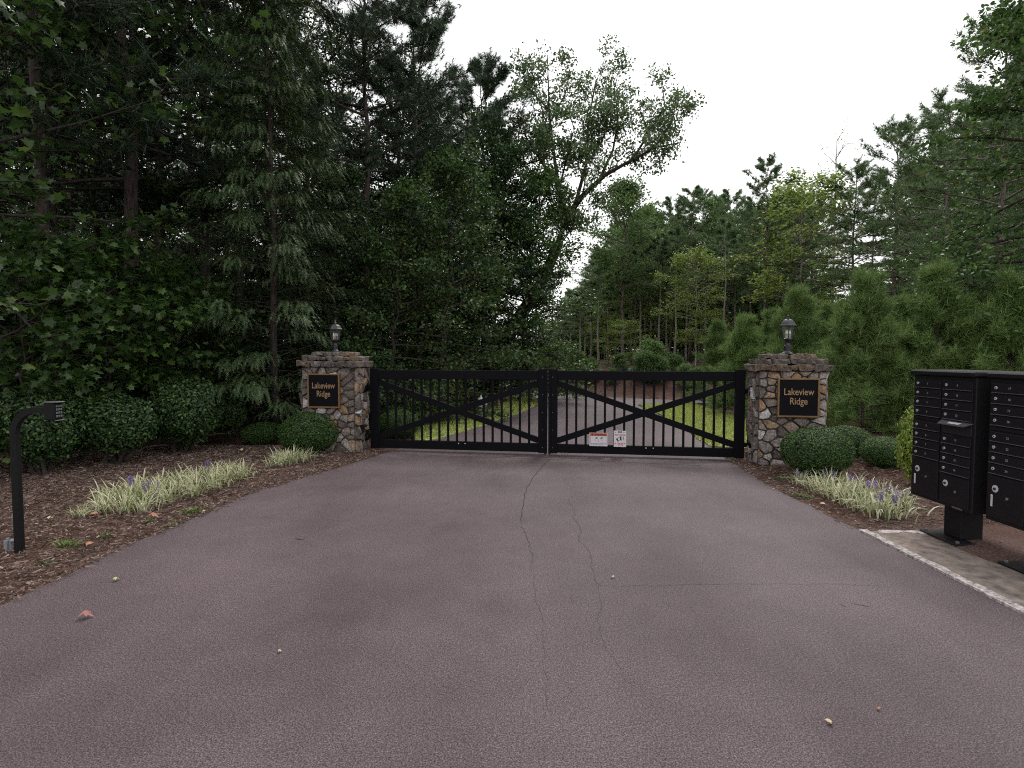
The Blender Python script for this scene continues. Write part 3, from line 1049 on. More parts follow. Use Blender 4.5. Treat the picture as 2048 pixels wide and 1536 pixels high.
# bare dead tree on the right skyline
def dead():
    g = np.random.default_rng(5)
    mb = MB()
    H = 13.2
    mb.tube([(0, 0, H * k / 8) for k in range(9)], [0.11 * (1 - 0.9 * k / 8) for k in range(9)], 6)
    P = []
    for i in range(22):
        z = H * g.uniform(0.55, 0.99)
        az = g.uniform(0, 6.28)
        bp = path((0, 0, z), (math.cos(az), math.sin(az), g.uniform(0.3, 1.0)), (H - z) * 0.35 + 0.9, 4, g, 0.16, 0.03)
        mb.tube(bp, [0.028, 0.022, 0.015, 0.010, 0.006], 3, False)
        for j in range(4):
            q = along(bp, g.uniform(0.4, 0.99))
            tp = path(q, g.normal(0, 1, 3) + np.array([0, 0, .4]), 0.5, 2, g, 0.2)
            mb.tube(tp, [0.009, 0.006, 0.004], 3, False)
            P.append(tp[-1])
    P = np.repeat(np.array(P), 2, 0) + g.normal(0, 0.1, (len(P) * 2, 3))
    N = unit(g.normal(size=P.shape))
    X, Y = frames(N, g)
    V, F = scatter(*LEAF4, P, X, Y, N, 0.13 * g.uniform(0.6, 1.1, len(P)))
    return finish(mb, V, F, M['bark_pale'], M['lf_light'], 'bare')


T['dead'] = dead()

# ------------------------------------------------------------------ trees in their places
def tp(name, key, px, Y, top=None, rz=0.0, label='', group=None, s=None, sx=None, cat='tree'):
    """a tree at picture column px, Y metres off; top = row its tip reaches"""
    x = gx(px, Y)
    H = {'maple': 11.0, 'sap': 4.6, 'wallA': 9.0, 'wallB': 10.5, 'tall': 15, 'bush': 3.0, 'farA': 13, 'farB': 8.5, 'far_bush': 3, 'pineA': 16, 'pineB': 15,
         'pineF': 14, 'pineG': 11.5, 'youngA': 3.6, 'youngB': 3.4, 'cedar': 13, 'dead': 13.2, 'slim': 12.0, 'near_leafy': 12.0}[key]
    if top is not None:
        s = (at(px, top, Y).z - hz(x, Y)) / H
    s = s or 1.0
    return plant_tree(name, T[key], x, Y, rz, sx or s, label, group, cat, s)


def where(px, Y, cuts):
    mark = [m for (lim, m) in cuts if px < lim][0]
    return mark


LEFT = ((30, 'behind the keypad post'), (140, 'above the shrub beside the keypad'), (220, 'above the gap between the first shrubs'), (300, 'above the liriope drift'), (380, 'above the shrub over bare ground'),
        (470, 'above the shrub nearest the boxwoods'), (570, 'behind the drooping conifer'), (700, 'behind the left pillar'), (800, 'behind the big pine'), (2000, 'behind the leaning oak'))
FAR = ((1130, 'where the far road ends'), (1180, 'left of the meeting of the gate leaves'), (1225, 'left of the brown trunk'), (1275, 'behind the brown trunk'), (1330, 'right of the brown trunk'), (1380, 'left of the pale trunk'),
       (1440, 'behind the pale trunk'), (1510, 'left of the right lamp'), (1590, 'behind the right lamp'), (1690, 'under the bare treetop'), (1800, 'behind the peaked pine'), (1900, 'above the first mailbox unit'), (3000, 'at the right edge'))


SKY_PX = (1060, 1100, 1130, 1160, 1190, 1230, 1290, 1320, 1380, 1430, 1490, 1560, 1620, 1700, 1760, 1850, 1900, 2048)
SKY_PY = (655, 635, 605, 560, 495, 400, 390, 425, 395, 400, 390, 370, 370, 340, 300, 280, 200, 60)


def skyline(px):
    return float(np.interp(px, SKY_PX, SKY_PY))


def depth_word(Y, a, b, c):
    return 'front row' if Y < a else 'second row' if Y < b else 'third row' if Y < c else 'back row'


# left, near
tp('maple_tree', 'maple', -70, 8.6, -60, 0.4, 'broadleaf tree at the picture edge whose lobed leaves overhang the keypad')
tp('maple_tree', 'maple', 120, 12.5, -160, 2.2, 'dark trunked lobed leaf tree behind the leftmost shrubs')
tp('maple_sapling', 'sap', 45, 8.6, 470, 1.0, 'low maple sapling with bright lobed leaves behind the keypad post')
tp('maple_sapling', 'sap', 215, 9.9, 500, 3.0, 'maple sapling spreading layered leaves above the second dark shrub')
tp('maple_sapling', 'sap', 345, 11.2, 540, 4.4, 'slender sapling with hanging leaves above the third dark shrub')
tp('cedar_tree', 'cedar', 548, 12.4, -150, 0.8, 'feathery drooping conifer with slim trunk behind the sign pillar lamp')
tp('pine_tree', 'pineA', 735, 16.5, -140, 0.3, 'big dark long needled pine rising above the left gate leaf')
tp('leafy_tree', 'wallB', 660, 14.5, 330, 0.2, 'dark leafy tree right behind the pillar with the dimmer lamp')
tp('leafy_tree', 'wallA', 775, 14.6, 380, 0.1, 'broad glossy leafy tree over the middle of the left gate leaf')
tp('leafy_tree', 'wallA', 880, 16.6, 330, -0.5, 'leafy tree hanging low above the hydrant')
tp('leafy_tree', 'wallB', 985, 21.5, 290, 0.3, 'tall dense leafy tree beside the leaning oak trunk')
tp('leafy_tree', 'wallA', 1036, 22.6, 350, 0.5, 'bright leafy tree nearest the sky gap left of the drive')
tp('leafy_tree', 'wallA', 930, 22.5, 225, 0.8, 'leafy tree topping the wood between the pines and the oak', sx=0.9)
tp('leafy_tree', 'wallB', 1060, 22.0, 440, 2.6, 'lower leafy tree hiding the trunk of the leaning oak', sx=0.55)
tp('pine_tree', 'pineA', 835, 19.0, 0, 2.3, 'second dark pine right behind the big long needled pine', sx=0.8)
tp('conifer_tree', 'pineA', 965, 23.0, 128, 1.0, 'pointed dark conifer between the big pine and the oak', sx=0.85)
tp('leafy_tree', 'wallB', 850, 21.0, 180, 2.0, 'tall dark tree filling the gap behind the big pine')
tp('leafy_tree', 'wallA', 975, 31.0, 520, 1.5, 'small leafy tree where the far road bends away')
tp('leafy_tree', 'farA', 1070, 50.0, 630, 1.5, 'distant leafy tree closing the end of the far road')
tp('leafy_tree', 'far_bush', 1050, 42.0, 690, 1.5, 'distant round bush at the end of the far road', cat='bush')
tp('leafy_tree', 'far_bush', 1085, 39.0, 690, 2.5, 'distant bush beside the bend of the far road', cat='bush')

# left wood, deeper
g = np.random.default_rng(99)
GL = 'trees standing deep in the left wood'
for (px, Y, k) in ((95, 10.8, 'pineB'), (268, 12.8, 'pineA'), (332, 15.0, 'tall'), (205, 16.0, 'tall'), (425, 16.0, 'tall'), (485, 18.0, 'pineB'), (600, 19.0, 'tall'),
                   (20, 14.0, 'tall'), (-120, 12.0, 'tall'), (150, 20.0, 'pineB'), (390, 22.0, 'pineA'), (540, 24.0, 'tall'), (680, 25.0, 'tall'), (800, 27.0, 'tall'),
                   (250, 26.0, 'tall'), (60, 24.0, 'pineA'), (-60, 20.0, 'tall'), (320, 32.0, 'tall'), (460, 31.0, 'pineB'), (620, 33.0, 'pineA'), (740, 36.0, 'tall'), (880, 38.0, 'tall'),
                   (130, 33.0, 'tall'), (-10, 34.0, 'tall'), (180, 42.0, 'pineA'), (400, 42.0, 'tall'), (560, 44.0, 'tall'), (920, 50.0, 'tall'), (300, 50.0, 'tall'), (60, 48.0, 'tall')):
    lab = ('dark pine' if 'pine' in k else 'dark hardwood') + ' of the left wood, ' + depth_word(Y, 15.5, 22.5, 34) + ', ' + where(px, Y, LEFT)
    tp('pine_tree' if 'pine' in k else 'hardwood_tree', k, px, Y, None, g.uniform(0, 6.28), lab, GL + (' (pines)' if 'pine' in k else ''), g.uniform(0.9, 1.1))
for (px, Y) in ((40, 25), (170, 27), (300, 24), (430, 27), (560, 28), (680, 22), (770, 30), (240, 38), (370, 40), (500, 38), (640, 42), (100, 40)):
    tp('leafy_tree', 'wallB', px, Y, None, g.uniform(0, 6.28), 'low leafy tree of the left wood, ' + depth_word(Y, 15.5, 22.5, 34) + ', ' + where(px, Y, LEFT), 'low branched trees in the left wood', 0.85, 1.2)
GB = 'understory bushes in the left wood'
for (px, Y, s) in ((-60, 10.5, .9), (60, 11.5, 1.1), (170, 11.8, .9), (300, 13.5, 1.1), (400, 13.0, 1.0), (470, 14.5, .9), (620, 16.0, 1.2), (120, 15.5, 1.4), (230, 17.5, 1.4), (350, 19.0, 1.5),
                   (450, 20.0, 1.5), (20, 19.0, 1.5), (550, 21.0, 1.5), (700, 18.5, 1.4), (770, 21.0, 1.5), (850, 19.0, 1.0), (900, 24.0, 1.5), (100, 26.0, 1.9), (250, 30.0, 2.0), (400, 30.0, 2.0), (550, 30.0, 2.0),
                   (700, 30.0, 2.0), (830, 31.0, 2.0), (-60, 28.0, 2.0), (940, 30.0, 1.4), (690, 12.9, .6), (760, 13.2, .55)):
    tp('woodland_bush', 'bush', px, Y, None, g.uniform(0, 6.28), 'dark bush of the left wood, ' + depth_word(Y, 14.8, 20.5, 28) + ', ' + where(px, Y, LEFT), GB, s, cat='bush')

# beyond the drive
tp('maple_tree', 'farA', 1247, 35.5, 368, 0.6, 'tall hardwood with brown trunk and rounded crown behind the blue sign', s=None, sx=1.0)
tp('light_tree', 'farB', 1243, 29.8, 640, 1.2, 'small yellow green tree in front of the brown trunk above the gate', sx=0.5)
tp('light_tree', 'farB', 1393, 30.5, 500, 2.2, 'pale trunked light green tree above the right gate leaf')
tp('light_tree', 'farB', 1216, 42.0, 545, 0.2, 'light green hardwood just left of the brown trunked tree')
tp('light_tree', 'farB', 1320, 40.0, 530, 3.2, 'light green tree between the brown trunk and the pale trunk')
tp('light_tree', 'farB', 1595, 27.0, 350, 0.9, 'light green broadleaf tree above the lamp of the right pillar')
tp('pine_tree', 'pineF', 1528, 28.0, 318, 0.5, 'slender pine with bare pale trunk above the right gate hinge', sx=0.62)
tp('bare_tree', 'dead', 1662, 30.0, 262, 1.5, 'nearly leafless tree poking above the right skyline')
tp('pine_tree', 'pineG', 1785, 23.5, 248, 0.9, 'broad pine whose crown peaks highest above the right young pines')
tp('pine_tree', 'pineG', 1700, 26.0, 330, 2.9, 'dark pine just left of the broad peaked pine')
tp('pine_tree', 'pineG', 1880, 21.0, 200, 4.1, 'tall pine between the peaked pine and the near broadleaf tree')
tp('pine_tree', 'pineG', 1990, 16.5, 30, 1.1, 'tall pine reaching the top right corner of the view')
tp('hardwood_tree', 'near_leafy', 2075, 12.6, -120, 2.0, 'near broadleaf tree with large yellowing leaves at the right picture edge', s=None)
GF = 'far trees beyond the cross road'
i = 0
for (px, Y, top) in ((1124, 58, 600), (1160, 50, 590), (1196, 46, 495), (1212, 55, 500), (1232, 48, 450), (1290, 46, 415), (1340, 46, 400), (1380, 44, 380), (1400, 47, 385), (1430, 44, 400), (1455, 38, 385),
                     (1480, 42, 420), (1270, 40, 430), (1310, 52, 430), (1360, 54, 420), (1500, 36, 400), (1550, 36, 400), (1570, 44, 400), (1620, 38, 390), (1640, 46, 410), (1740, 34, 360), (1820, 30, 330),
                     (1850, 36, 350), (1920, 30, 260), (1950, 24, 240), (2030, 24, 160), (2090, 20, 80), (1600, 33, 420), (1102, 70, 625), (1140, 75, 580), (1085, 80, 640)):
    k = ('pineF', 'farA', 'pineF', 'pineF')[i % 4]
    i += 1
    lab = ('distant pine, ' if k == 'pineF' else 'distant hardwood, ') + depth_word(Y, 37, 45, 53) + ' of the far wood, ' + where(px, Y, FAR)
    tp('pine_tree' if k == 'pineF' else 'hardwood_tree', k, px, Y, top, g.uniform(0, 6.28), lab, GF + (' (pines)' if k == 'pineF' else ''))
for (px, Y, s) in ((1105, 62, 1.0), (1150, 66, 1.0), (1200, 64, 1.0), (1250, 62, 1.05), (1300, 68, 1.05), (1350, 64, 1.05), (1400, 66, 1.05), (1450, 60, 1.0), (1500, 58, 1.0), (1550, 54, 1.0), (1600, 56, 1.0), (1870, 40, 1.0), (1960, 34, 1.0), (2050, 30, 1.0)):
    tp('hardwood_tree', 'farA', px, Y, skyline(px) + g.uniform(20, 60), g.uniform(0, 6.28), 'back hardwood of the far wood, ' + where(px, Y, FAR), 'back row of the wood behind the bank', None, s * 1.1)
# slim trunks and bushes under them
for (px, Y) in ((1128, 44), (1140, 40), (1160, 38), (1182, 41), (1196, 37), (1215, 44), (1262, 42), (1280, 37), (1300, 43), (1318, 36), (1333, 39), (1350, 35), (1372, 38), (1410, 36), (1428, 40), (1447, 34), (1468, 37), (1170, 50), (1230, 55), (1290, 58), (1340, 60)):
    tp('pine_tree', 'slim', px, Y, max(skyline(px) + 25, 430 + 90 * g.uniform()), g.uniform(0, 6.28), 'slim pine, ' + depth_word(Y, 37.5, 41.5, 46) + ' behind the bank, ' + where(px, Y, FAR), 'slim pines in the stand behind the bank', None, 0.85)
for (px, Y, s) in ((1130, 55, 1.0), (1180, 62, 1.5), (1230, 66, 2.0), (1290, 66, 2.4), (1340, 66, 2.4), (1400, 62, 2.4), (1450, 56, 2.2), (1500, 48, 2.2), (1560, 46, 2.2), (1620, 44, 1.6), (1700, 42, 1.4), (1780, 38, 1.5), (1860, 34, 1.6),
                   (1940, 30, 2.0), (2020, 27, 2.0), (1155, 58, 1.2), (1205, 56, 1.6), (1260, 56, 2.2), (1315, 56, 2.3), (1370, 56, 2.3), (1425, 52, 2.2), (1475, 50, 2.2), (1530, 44, 2.2), (1590, 40, 1.5), (1110, 66, 1.2), (1750, 30, 1.0), (1830, 26, 1.0), (1910, 22, 1.1), (1650, 32, 1.0)):
    tp('woodland_bush', 'far_bush', px, Y, None, g.uniform(0, 6.28), 'green bush, ' + depth_word(Y, 32, 42, 52) + ' under the far trees, ' + where(px, Y, FAR), 'bushes under the far trees', s, cat='bush')

# young pines behind the right pillar
young = [(1436, 20.5, 640, 'A', 'bluish young pine farthest along the row, above the right gate leaf'),
         (1488, 17.0, 632, 'B', 'young pine just left of the right pillar lamp'),
         (1592, 15.2, 582, 'A', 'young pine just right of the right pillar lamp'),
         (1545, 18.5, 622, 'B', 'young pine deeper in the row behind the right pillar lamp'),
         (1655, 17.0, 612, 'A', 'young pine behind the small round boxwoods'),
         (1728, 12.8, 555, 'B', 'tall light green young pine left of the mailboxes'),
         (1800, 15.6, 598, 'A', 'young pine whose tip rises above the first mailbox unit'),
         (1872, 12.4, 545, 'B', 'young pine directly behind the first mailbox unit'),
         (1950, 14.6, 585, 'A', 'young pine behind the gap between the mailbox units'),
         (2022, 11.6, 560, 'B', 'young pine behind the second mailbox unit'),
         (2105, 11.4, 540, 'A', 'young pine cut off by the right picture edge')]
for k, (px, Y, top, v, lab) in enumerate(young):
    s = (at(px, top, Y).z) / (3.6 if v == 'A' else 3.4)
    tp('young_pine', 'young' + v, px, Y, top + 14, k * 1.7, lab, 'young pines behind the right pillar', sx=s * 0.84)

# ------------------------------------------------------------------ shrubs
def shrub_mesh(nm, seed, n, leaf, mat, lobes, rough=0.07, jit=0.10, up=0.2, tm=LEAF4):
    """clipped or loose shrub of unit half width: leaves on the skin of a lumpy body"""
    g = np.random.default_rng(seed)
    D = unit(g.normal(size=(n, 3)))
    ph = g.uniform(0, 6.28, (6, 3))
    fr = g.uniform(2.0, 5.0, (6, 3))
    lump = sum(np.sin((D * fr[k] + ph[k]).sum(1) * 1.0) for k in range(6)) / 6
    rr = 1 + rough * lump * 2 - np.abs(g.normal(0, jit, n))
    rr = rr + (g.uniform(size=n) < 0.05) * g.uniform(0, 0.16, n) * (3 if lobes else 1) * 0.6
    P = D * rr[:, None]
    if lobes:
        c = g.uniform(-1, 1, (lobes, 3)) * (0.30, 0.30, 0.26)
        w = g.integers(0, lobes, n)
        P = P * 0.76 + c[w]
    N = unit(D + g.normal(0, 0.55, (n, 3)) + np.array([0, 0, up]))
    X, Y = frames(N, g)
    V, F = scatter(*tm, P, X, Y, N, leaf * g.uniform(0.6, 1.2, n))
    return np_mesh(nm, V, F, mat)


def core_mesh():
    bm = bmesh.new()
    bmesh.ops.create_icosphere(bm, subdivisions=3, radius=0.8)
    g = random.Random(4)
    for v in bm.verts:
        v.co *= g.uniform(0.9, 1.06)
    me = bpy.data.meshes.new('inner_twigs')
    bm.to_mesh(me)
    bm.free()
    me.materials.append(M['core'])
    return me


def stems_mesh(seed, n=9):
    g = np.random.default_rng(seed)
    mb = MB()
    for i in range(n):
        az = g.uniform(0, 6.28)
        p = path((g.normal(0, .1), g.normal(0, .1), -1.05), (math.cos(az) * .5, math.sin(az) * .5, 1), 1.3, 5, g, 0.2)
        mb.tube(p, [0.05, 0.045, 0.04, 0.03, 0.02, 0.012], 5)
    return mb.mesh('stems', M['twig'])


CORE = core_mesh()
STEM = stems_mesh(3)
SH = {'box': shrub_mesh('boxwood', 1, 15000, 0.066, M['lf_box'], 0, 0.035, 0.035, 0.15),
      'box2': shrub_mesh('boxwood_b', 2, 13000, 0.075, M['lf_box'], 0, 0.045, 0.04, 0.15),
      'holly': shrub_mesh('holly', 3, 13000, 0.095, M['lf_holly'], 5, 0.10, 0.20, 0.25, LEAF6),
      'holly2': shrub_mesh('holly_b', 4, 13000, 0.095, M['lf_holly'], 6, 0.10, 0.20, 0.25, LEAF6),
      'gold': shrub_mesh('gold', 5, 6000, 0.12, M['lf_gold'], 5, 0.1, 0.2, 0.5)}


def shrub(name, key, px, py_base, w, h, label, group=None, lift=0.0, core=0.92, cat='shrub', dy=0.0):
    x, y = gnd(px, py_base)
    # the row seen is the near foot of the shrub, its middle stands half a width farther
    y2 = y + w / 2 * 0.75 + dy
    x2 = x * y2 / y
    z = hz(x2, y2)
    o = thing(name, label, cat, (x2, y2, z), random.Random(label).uniform(0, 6), group)
    f = link('foliage', SH[key], o, (0, 0, h / 2 + lift))
    f.scale = (w / 2, w / 2, h / 2)
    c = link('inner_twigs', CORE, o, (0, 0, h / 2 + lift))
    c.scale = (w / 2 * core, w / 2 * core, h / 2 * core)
    s = link('stems', STEM, o, (0, 0, h / 2 + lift * 0.5))
    s.scale = (w / 2, w / 2, h / 2 + lift * 0.5)
    return o


GS = 'clipped round boxwoods'
shrub('boxwood_shrub', 'box', 620, 914, 1.04, 0.72, 'clipped round boxwood at the foot of the left pillar', GS)
shrub('boxwood_shrub', 'box2', 527, 893, 0.80, 0.44, 'low clipped boxwood left of the pillar boxwood', GS)
shrub('boxwood_shrub', 'box2', 797, 880, 0.86, 0.62, 'round boxwood seen through the left gate leaf', GS)
shrub('boxwood_shrub', 'box', 1632, 966, 0.95, 0.68, 'large clipped boxwood in front of the right pillar', GS)
shrub('boxwood_shrub', 'box2', 1692, 924, 0.78, 0.52, 'boxwood half hidden behind the large clipped one', GS)
shrub('boxwood_shrub', 'box', 1768, 946, 0.66, 0.46, 'small clipped boxwood beside the mailboxes', GS)
shrub('golden_shrub', 'gold', 1846, 985, 0.62, 1.02, 'yellow green feathery shrub beside the first mailbox unit', None, 0.05, 0.7)
GH = 'loose dark shrubs along the left bed'
shrub('dark_shrub', 'holly2', -85, 985, 1.2, 0.95, 'dark glossy shrub cut off by the left picture edge', GH, 0.12, 0.62)
shrub('dark_shrub', 'holly', 82, 968, 1.12, 1.12, 'dark glossy shrub directly behind the keypad post', GH, 0.12, 0.62)
shrub('dark_shrub', 'holly2', 232, 946, 1.2, 1.0, 'dark glossy shrub behind the long liriope drift', GH, 0.12, 0.62)
shrub('dark_shrub', 'holly', 366, 918, 1.2, 1.22, 'dark glossy shrub with exposed bare ground beneath it', GH, 0.14, 0.62)
shrub('dark_shrub', 'holly2', 452, 893, 0.85, 0.9, 'dark glossy shrub nearest the low boxwood', GH, 0.12, 0.62, dy=0.3)

# ------------------------------------------------------------------ liriope drifts
def blades(seed, n, L, w, wide=0.10):
    g = np.random.default_rng(seed)
    V, F = [], []
    for i in range(n):
        az = g.uniform(0, 6.28)
        b = np.array([math.cos(az), math.sin(az), 0]) * abs(g.normal(0, wide))
        out = np.array([math.cos(az + g.normal(0, .5)), math.sin(az + g.normal(0, .5)), 0])
        s = np.array([-out[1], out[0], 0]) * w * g.uniform(0.7, 1.2)
        l = L * g.uniform(0.6, 1.1)
        lean = g.uniform(0.35, 1.25)
        k = len(V)
        for j in range(5):
            t = j / 4
            p = b + out * l * lean * 0.62 * t ** 1.5 + np.array([0, 0, l * (t * 0.95 - 0.62 * lean * t ** 2.2)])
            ww = s * (1 - t ** 2.5 * 0.95)
            V += [p - ww, p + ww]
        F += [(k + 2 * j, k + 2 * j + 2, k + 2 * j + 3, k + 2 * j + 1) for j in range(4)]
    return V, F


def spikes(seed, n):
    g = np.random.default_rng(seed)
    V, F = [], []
    for i in range(n):
        az = g.uniform(0, 6.28)
        r = abs(g.normal(0, .07))
        x, y = math.cos(az) * r, math.sin(az) * r
        h = g.uniform(0.20, 0.28)
        for j in range(26):
            z = h - 0.075 * j / 26
            p = np.array([x + g.normal(0, .007), y + g.normal(0, .007), z])
            k = len(V)
            V += [p, p + g.normal(0, .010, 3), p + g.normal(0, .010, 3)]
            F.append((k, k + 1, k + 2))
        k = len(V)
        V += [(x - .003, y, 0), (x + .003, y, 0), (x, y, h)]
        F.append((k, k + 1, k + 2))
    return V, F


LIR = [np_mesh('liriope', *blades(s, 70, 0.385, 0.0075, 0.11), M['lf_lily']) for s in (1, 2, 3)]
SPK = [np_mesh('flower_spikes', *spikes(s, 5), M['flower']) for s in (1, 2)]
WEED = np_mesh('weed', *blades(9, 55, 0.12, 0.005, 0.045), M['weed'])
sets = [
    ([(168, 1040, .6, 0), (212, 1030, .9, 0), (250, 1030, 1, 0), (285, 1026, .9, 0), (222, 1012, 1, 0), (262, 1008, 1.05, 1), (300, 1006, 1, 1), (338, 1006, 1, 0), (318, 990, 1, 0), (358, 992, 1, 0), (392, 992, 1, 0), (280, 992, 1, 0),
      (352, 976, 1, 0), (392, 976, 1.05, 0), (430, 978, 1, 0), (418, 964, 1, 1), (455, 966, 1, 0), (484, 960, .9, 0), (462, 953, .9, 0)],
     'cream striped liriope clump in the long drift by the keypad', 'long liriope drift on the left bed'),
    ([(556, 937, .9, 0), (568, 933, 1, 0), (585, 930, 1, 0), (607, 926, .9, 0), (572, 925, .9, 0)],
     'cream striped liriope clump in the short drift before the left boxwood', 'short liriope drift on the left bed'),
    ([(1600, 968, .8, 1), (1628, 978, .8, 0), (1650, 988, 1, 0), (1676, 998, 1, 0), (1660, 975, .9, 1), (1702, 1010, 1, 0), (1706, 990, 1, 1), (1730, 1022, 1, 0), (1738, 1002, 1, 1), (1760, 1034, 1, 1), (1768, 1012, 1, 1), (1792, 1038, .95, 1), (1800, 1020, .95, 1)],
     'cream striped liriope clump in the drift by the mailboxes', 'liriope drift on the right bed')]
for pts, lab, grp in sets:
    for k, (px, py, s, fl) in enumerate(pts):
        x, y = gnd(px, py)
        o = thing('liriope_clump', lab + (', flowering purple' if fl else ''), 'plant', (x, y, hz(x, y) - 0.005), k * 2.1, grp, (s, s, s))
        link('blades', LIR[k % 3], o)
        if fl:
            link('flower_spikes', SPK[k % 2], o)
for k, (px, py, s) in enumerate(((375, 1026, 1), (388, 1022, 1.2), (342, 1050, .9), (296, 1046, .8), (130, 1096, 1.2), (155, 1093, .8), (212, 1075, .8), (90, 1128, .7), (1562, 958, .9), (1600, 992, 1.1), (1618, 996, .9), (1466, 918, .8), (1452, 914, .7), (640, 932, .7))):
    x, y = gnd(px, py)
    o = link('weed_tuft', WEED, None, (x, y, hz(x, y) - 0.004), (0, 0, k))
    o.scale = (s, s, s * 0.7)
    props(o, 'small green weed tuft at the mulch edge of the drive', 'weed', 'weeds along the drive edge')

# ------------------------------------------------------------------ pine straw and leaf litter on the beds
def litter():
    g = np.random.default_rng(12)
    boxes = [((-8.5, 2.5), (-2.4, 11.0), 95000), ((2.6, 5.2), (7.6, 11.0), 28000), ((4.9, 2.5), (7, 6), 3000), ((0.5, 22.5), (13, 30), 15000)]
    Ps = []
    for lo_, hi_, n in boxes:
        P = g.uniform(lo_, hi_, (n, 2))
        ins = in_poly(P, road_poly)
        d = dist_poly(P, road_poly)
        keep = (~ins) | (d < np.abs(g.normal(0, 0.05, n)))
        inpad = (P[:, 0] > 3.4) & (P[:, 0] < 5.1) & (P[:, 1] < 5.65)
        keep &= ~inpad
        Ps.append(P[keep])
    P = np.concatenate(Ps)
    n = len(P)
    z = np.maximum(height(P), np.where(in_poly(P, road_poly), 0.002, -1)) + g.uniform(0.002, 0.016, n)
    a = g.uniform(0, np.pi * 2, n)
    far = P[:, 1] > 15
    straw = g.uniform(0, 1, n) < 0.72
    L = np.where(straw, g.uniform(0.03, 0.09, n), g.uniform(0.012, 0.032, n)) * np.where(far, 2.2, 1)
    w = np.where(straw, g.uniform(0.0015, 0.0035, n), g.uniform(0.006, 0.014, n)) * np.where(far, 2.2, 1)
    c, s = np.cos(a), np.sin(a)
    t1, t2 = g.normal(0, .012, n), g.normal(0, .012, n)
    V = np.empty((n, 4, 3))
    for k, (u, v, tz) in enumerate(((-.5, -.5, t1), (.5, -.5, t2), (.5, .5, t2), (-.5, .5, t1))):
        V[:, k, 0] = P[:, 0] + c * L * u - s * w * v
        V[:, k, 1] = P[:, 1] + s * L * u + c * w * v
        V[:, k, 2] = z + np.abs(tz) * (1 if k < 2 else 0.6)
    o = link('leaf_litter', np_mesh('leaf_litter', V.reshape(-1, 3), np.arange(4 * n).reshape(-1, 4), M['litter']))
    props(o, 'pine straw and dry leaf bits strewn over the planting beds', 'litter', kind='stuff')


litter()

# single fallen leaves
def fallen(px, py, size, mat, label, rz, z=None):
    x, y = gnd(px, py)
    ins = in_poly(np.array([[x, y]]), road_poly)[0]
    v = np.array(MAPLE[0])
    v = v * size
    v[:, 2] = v[:, 2] * 1.6 + size * (0.16 + 0.22 * np.sin(v[:, 0] / size * 4))
    v[:, 2] -= v[:, 2].min() - 0.003
    o = link('fallen_leaf', np_mesh('fallen_leaf', v, MAPLE[1], mat), None, (x, y, 0.001 if ins else hz(x, y) + 0.012), (0, 0, rz))
    props(o, label, 'leaf')


fallen(160, 1238, 0.08, M['dead_leaf_red'], 'curled reddish brown leaf on the asphalt near the bottom left', 0.3)
fallen(227, 1164, 0.05, M['leaf_green'], 'tiny pale green leaf on the asphalt by the left mulch edge', 1.0)
fallen(1760, 1422, 0.022, M['dead_leaf'], 'tiny orange leaf on the asphalt near the bottom right', 2.0)
fallen(1655, 1450, 0.035, M['dead_leaf_tan'], 'tan leaf at the bottom right of the asphalt', 0.5)
fallen(556, 1306, 0.025, M['dead_leaf_tan'], 'tiny tan leaf in the middle left of the asphalt', 0.5)
fallen(410, 1026, 0.05, M['dead_leaf_tan'], 'pale leaf on the asphalt beside the long liriope drift', 2.5)
fallen(1228, 1157, 0.03, M['dead_leaf_tan'], 'tiny pale leaf by the cross crack in the asphalt', 2.5)
fallen(298, 1040, 0.10, M['dead_leaf'], 'orange brown leaf on the mulch before the long liriope drift', 0.2)
fallen(188, 1044, 0.08, M['dead_leaf'], 'brown leaf on the mulch by the small end clump of liriope', 1.9)
fallen(182, 1096, 0.08, M['dead_leaf'], 'brown leaf on the mulch nearest the keypad post', 2.9)
fallen(94, 1052, 0.07, M['dead_leaf_tan'], 'pale tan leaf on the mulch right of the keypad post', 0.9)
fallen(480, 910, 0.12, M['dead_leaf_tan'], 'dry leaf under the low boxwood on the left bed', 0.9)
fallen(1645, 1012, 0.06, M['dead_leaf_tan'], 'dry leaf on the mulch below the right liriope drift', 0.9)

# ------------------------------------------------------------------ gate
GL_, GR_ = Vector((gx(741, 10.62), 10.62, 0)), Vector((gx(1491, 9.55), 9.55, 0))
gdir = (GR_ - GL_).normalized()
GANG = math.atan2(gdir.y, gdir.x)
GW = (GR_ - GL_).length
GH_ = 1.51
BOT = 0.03


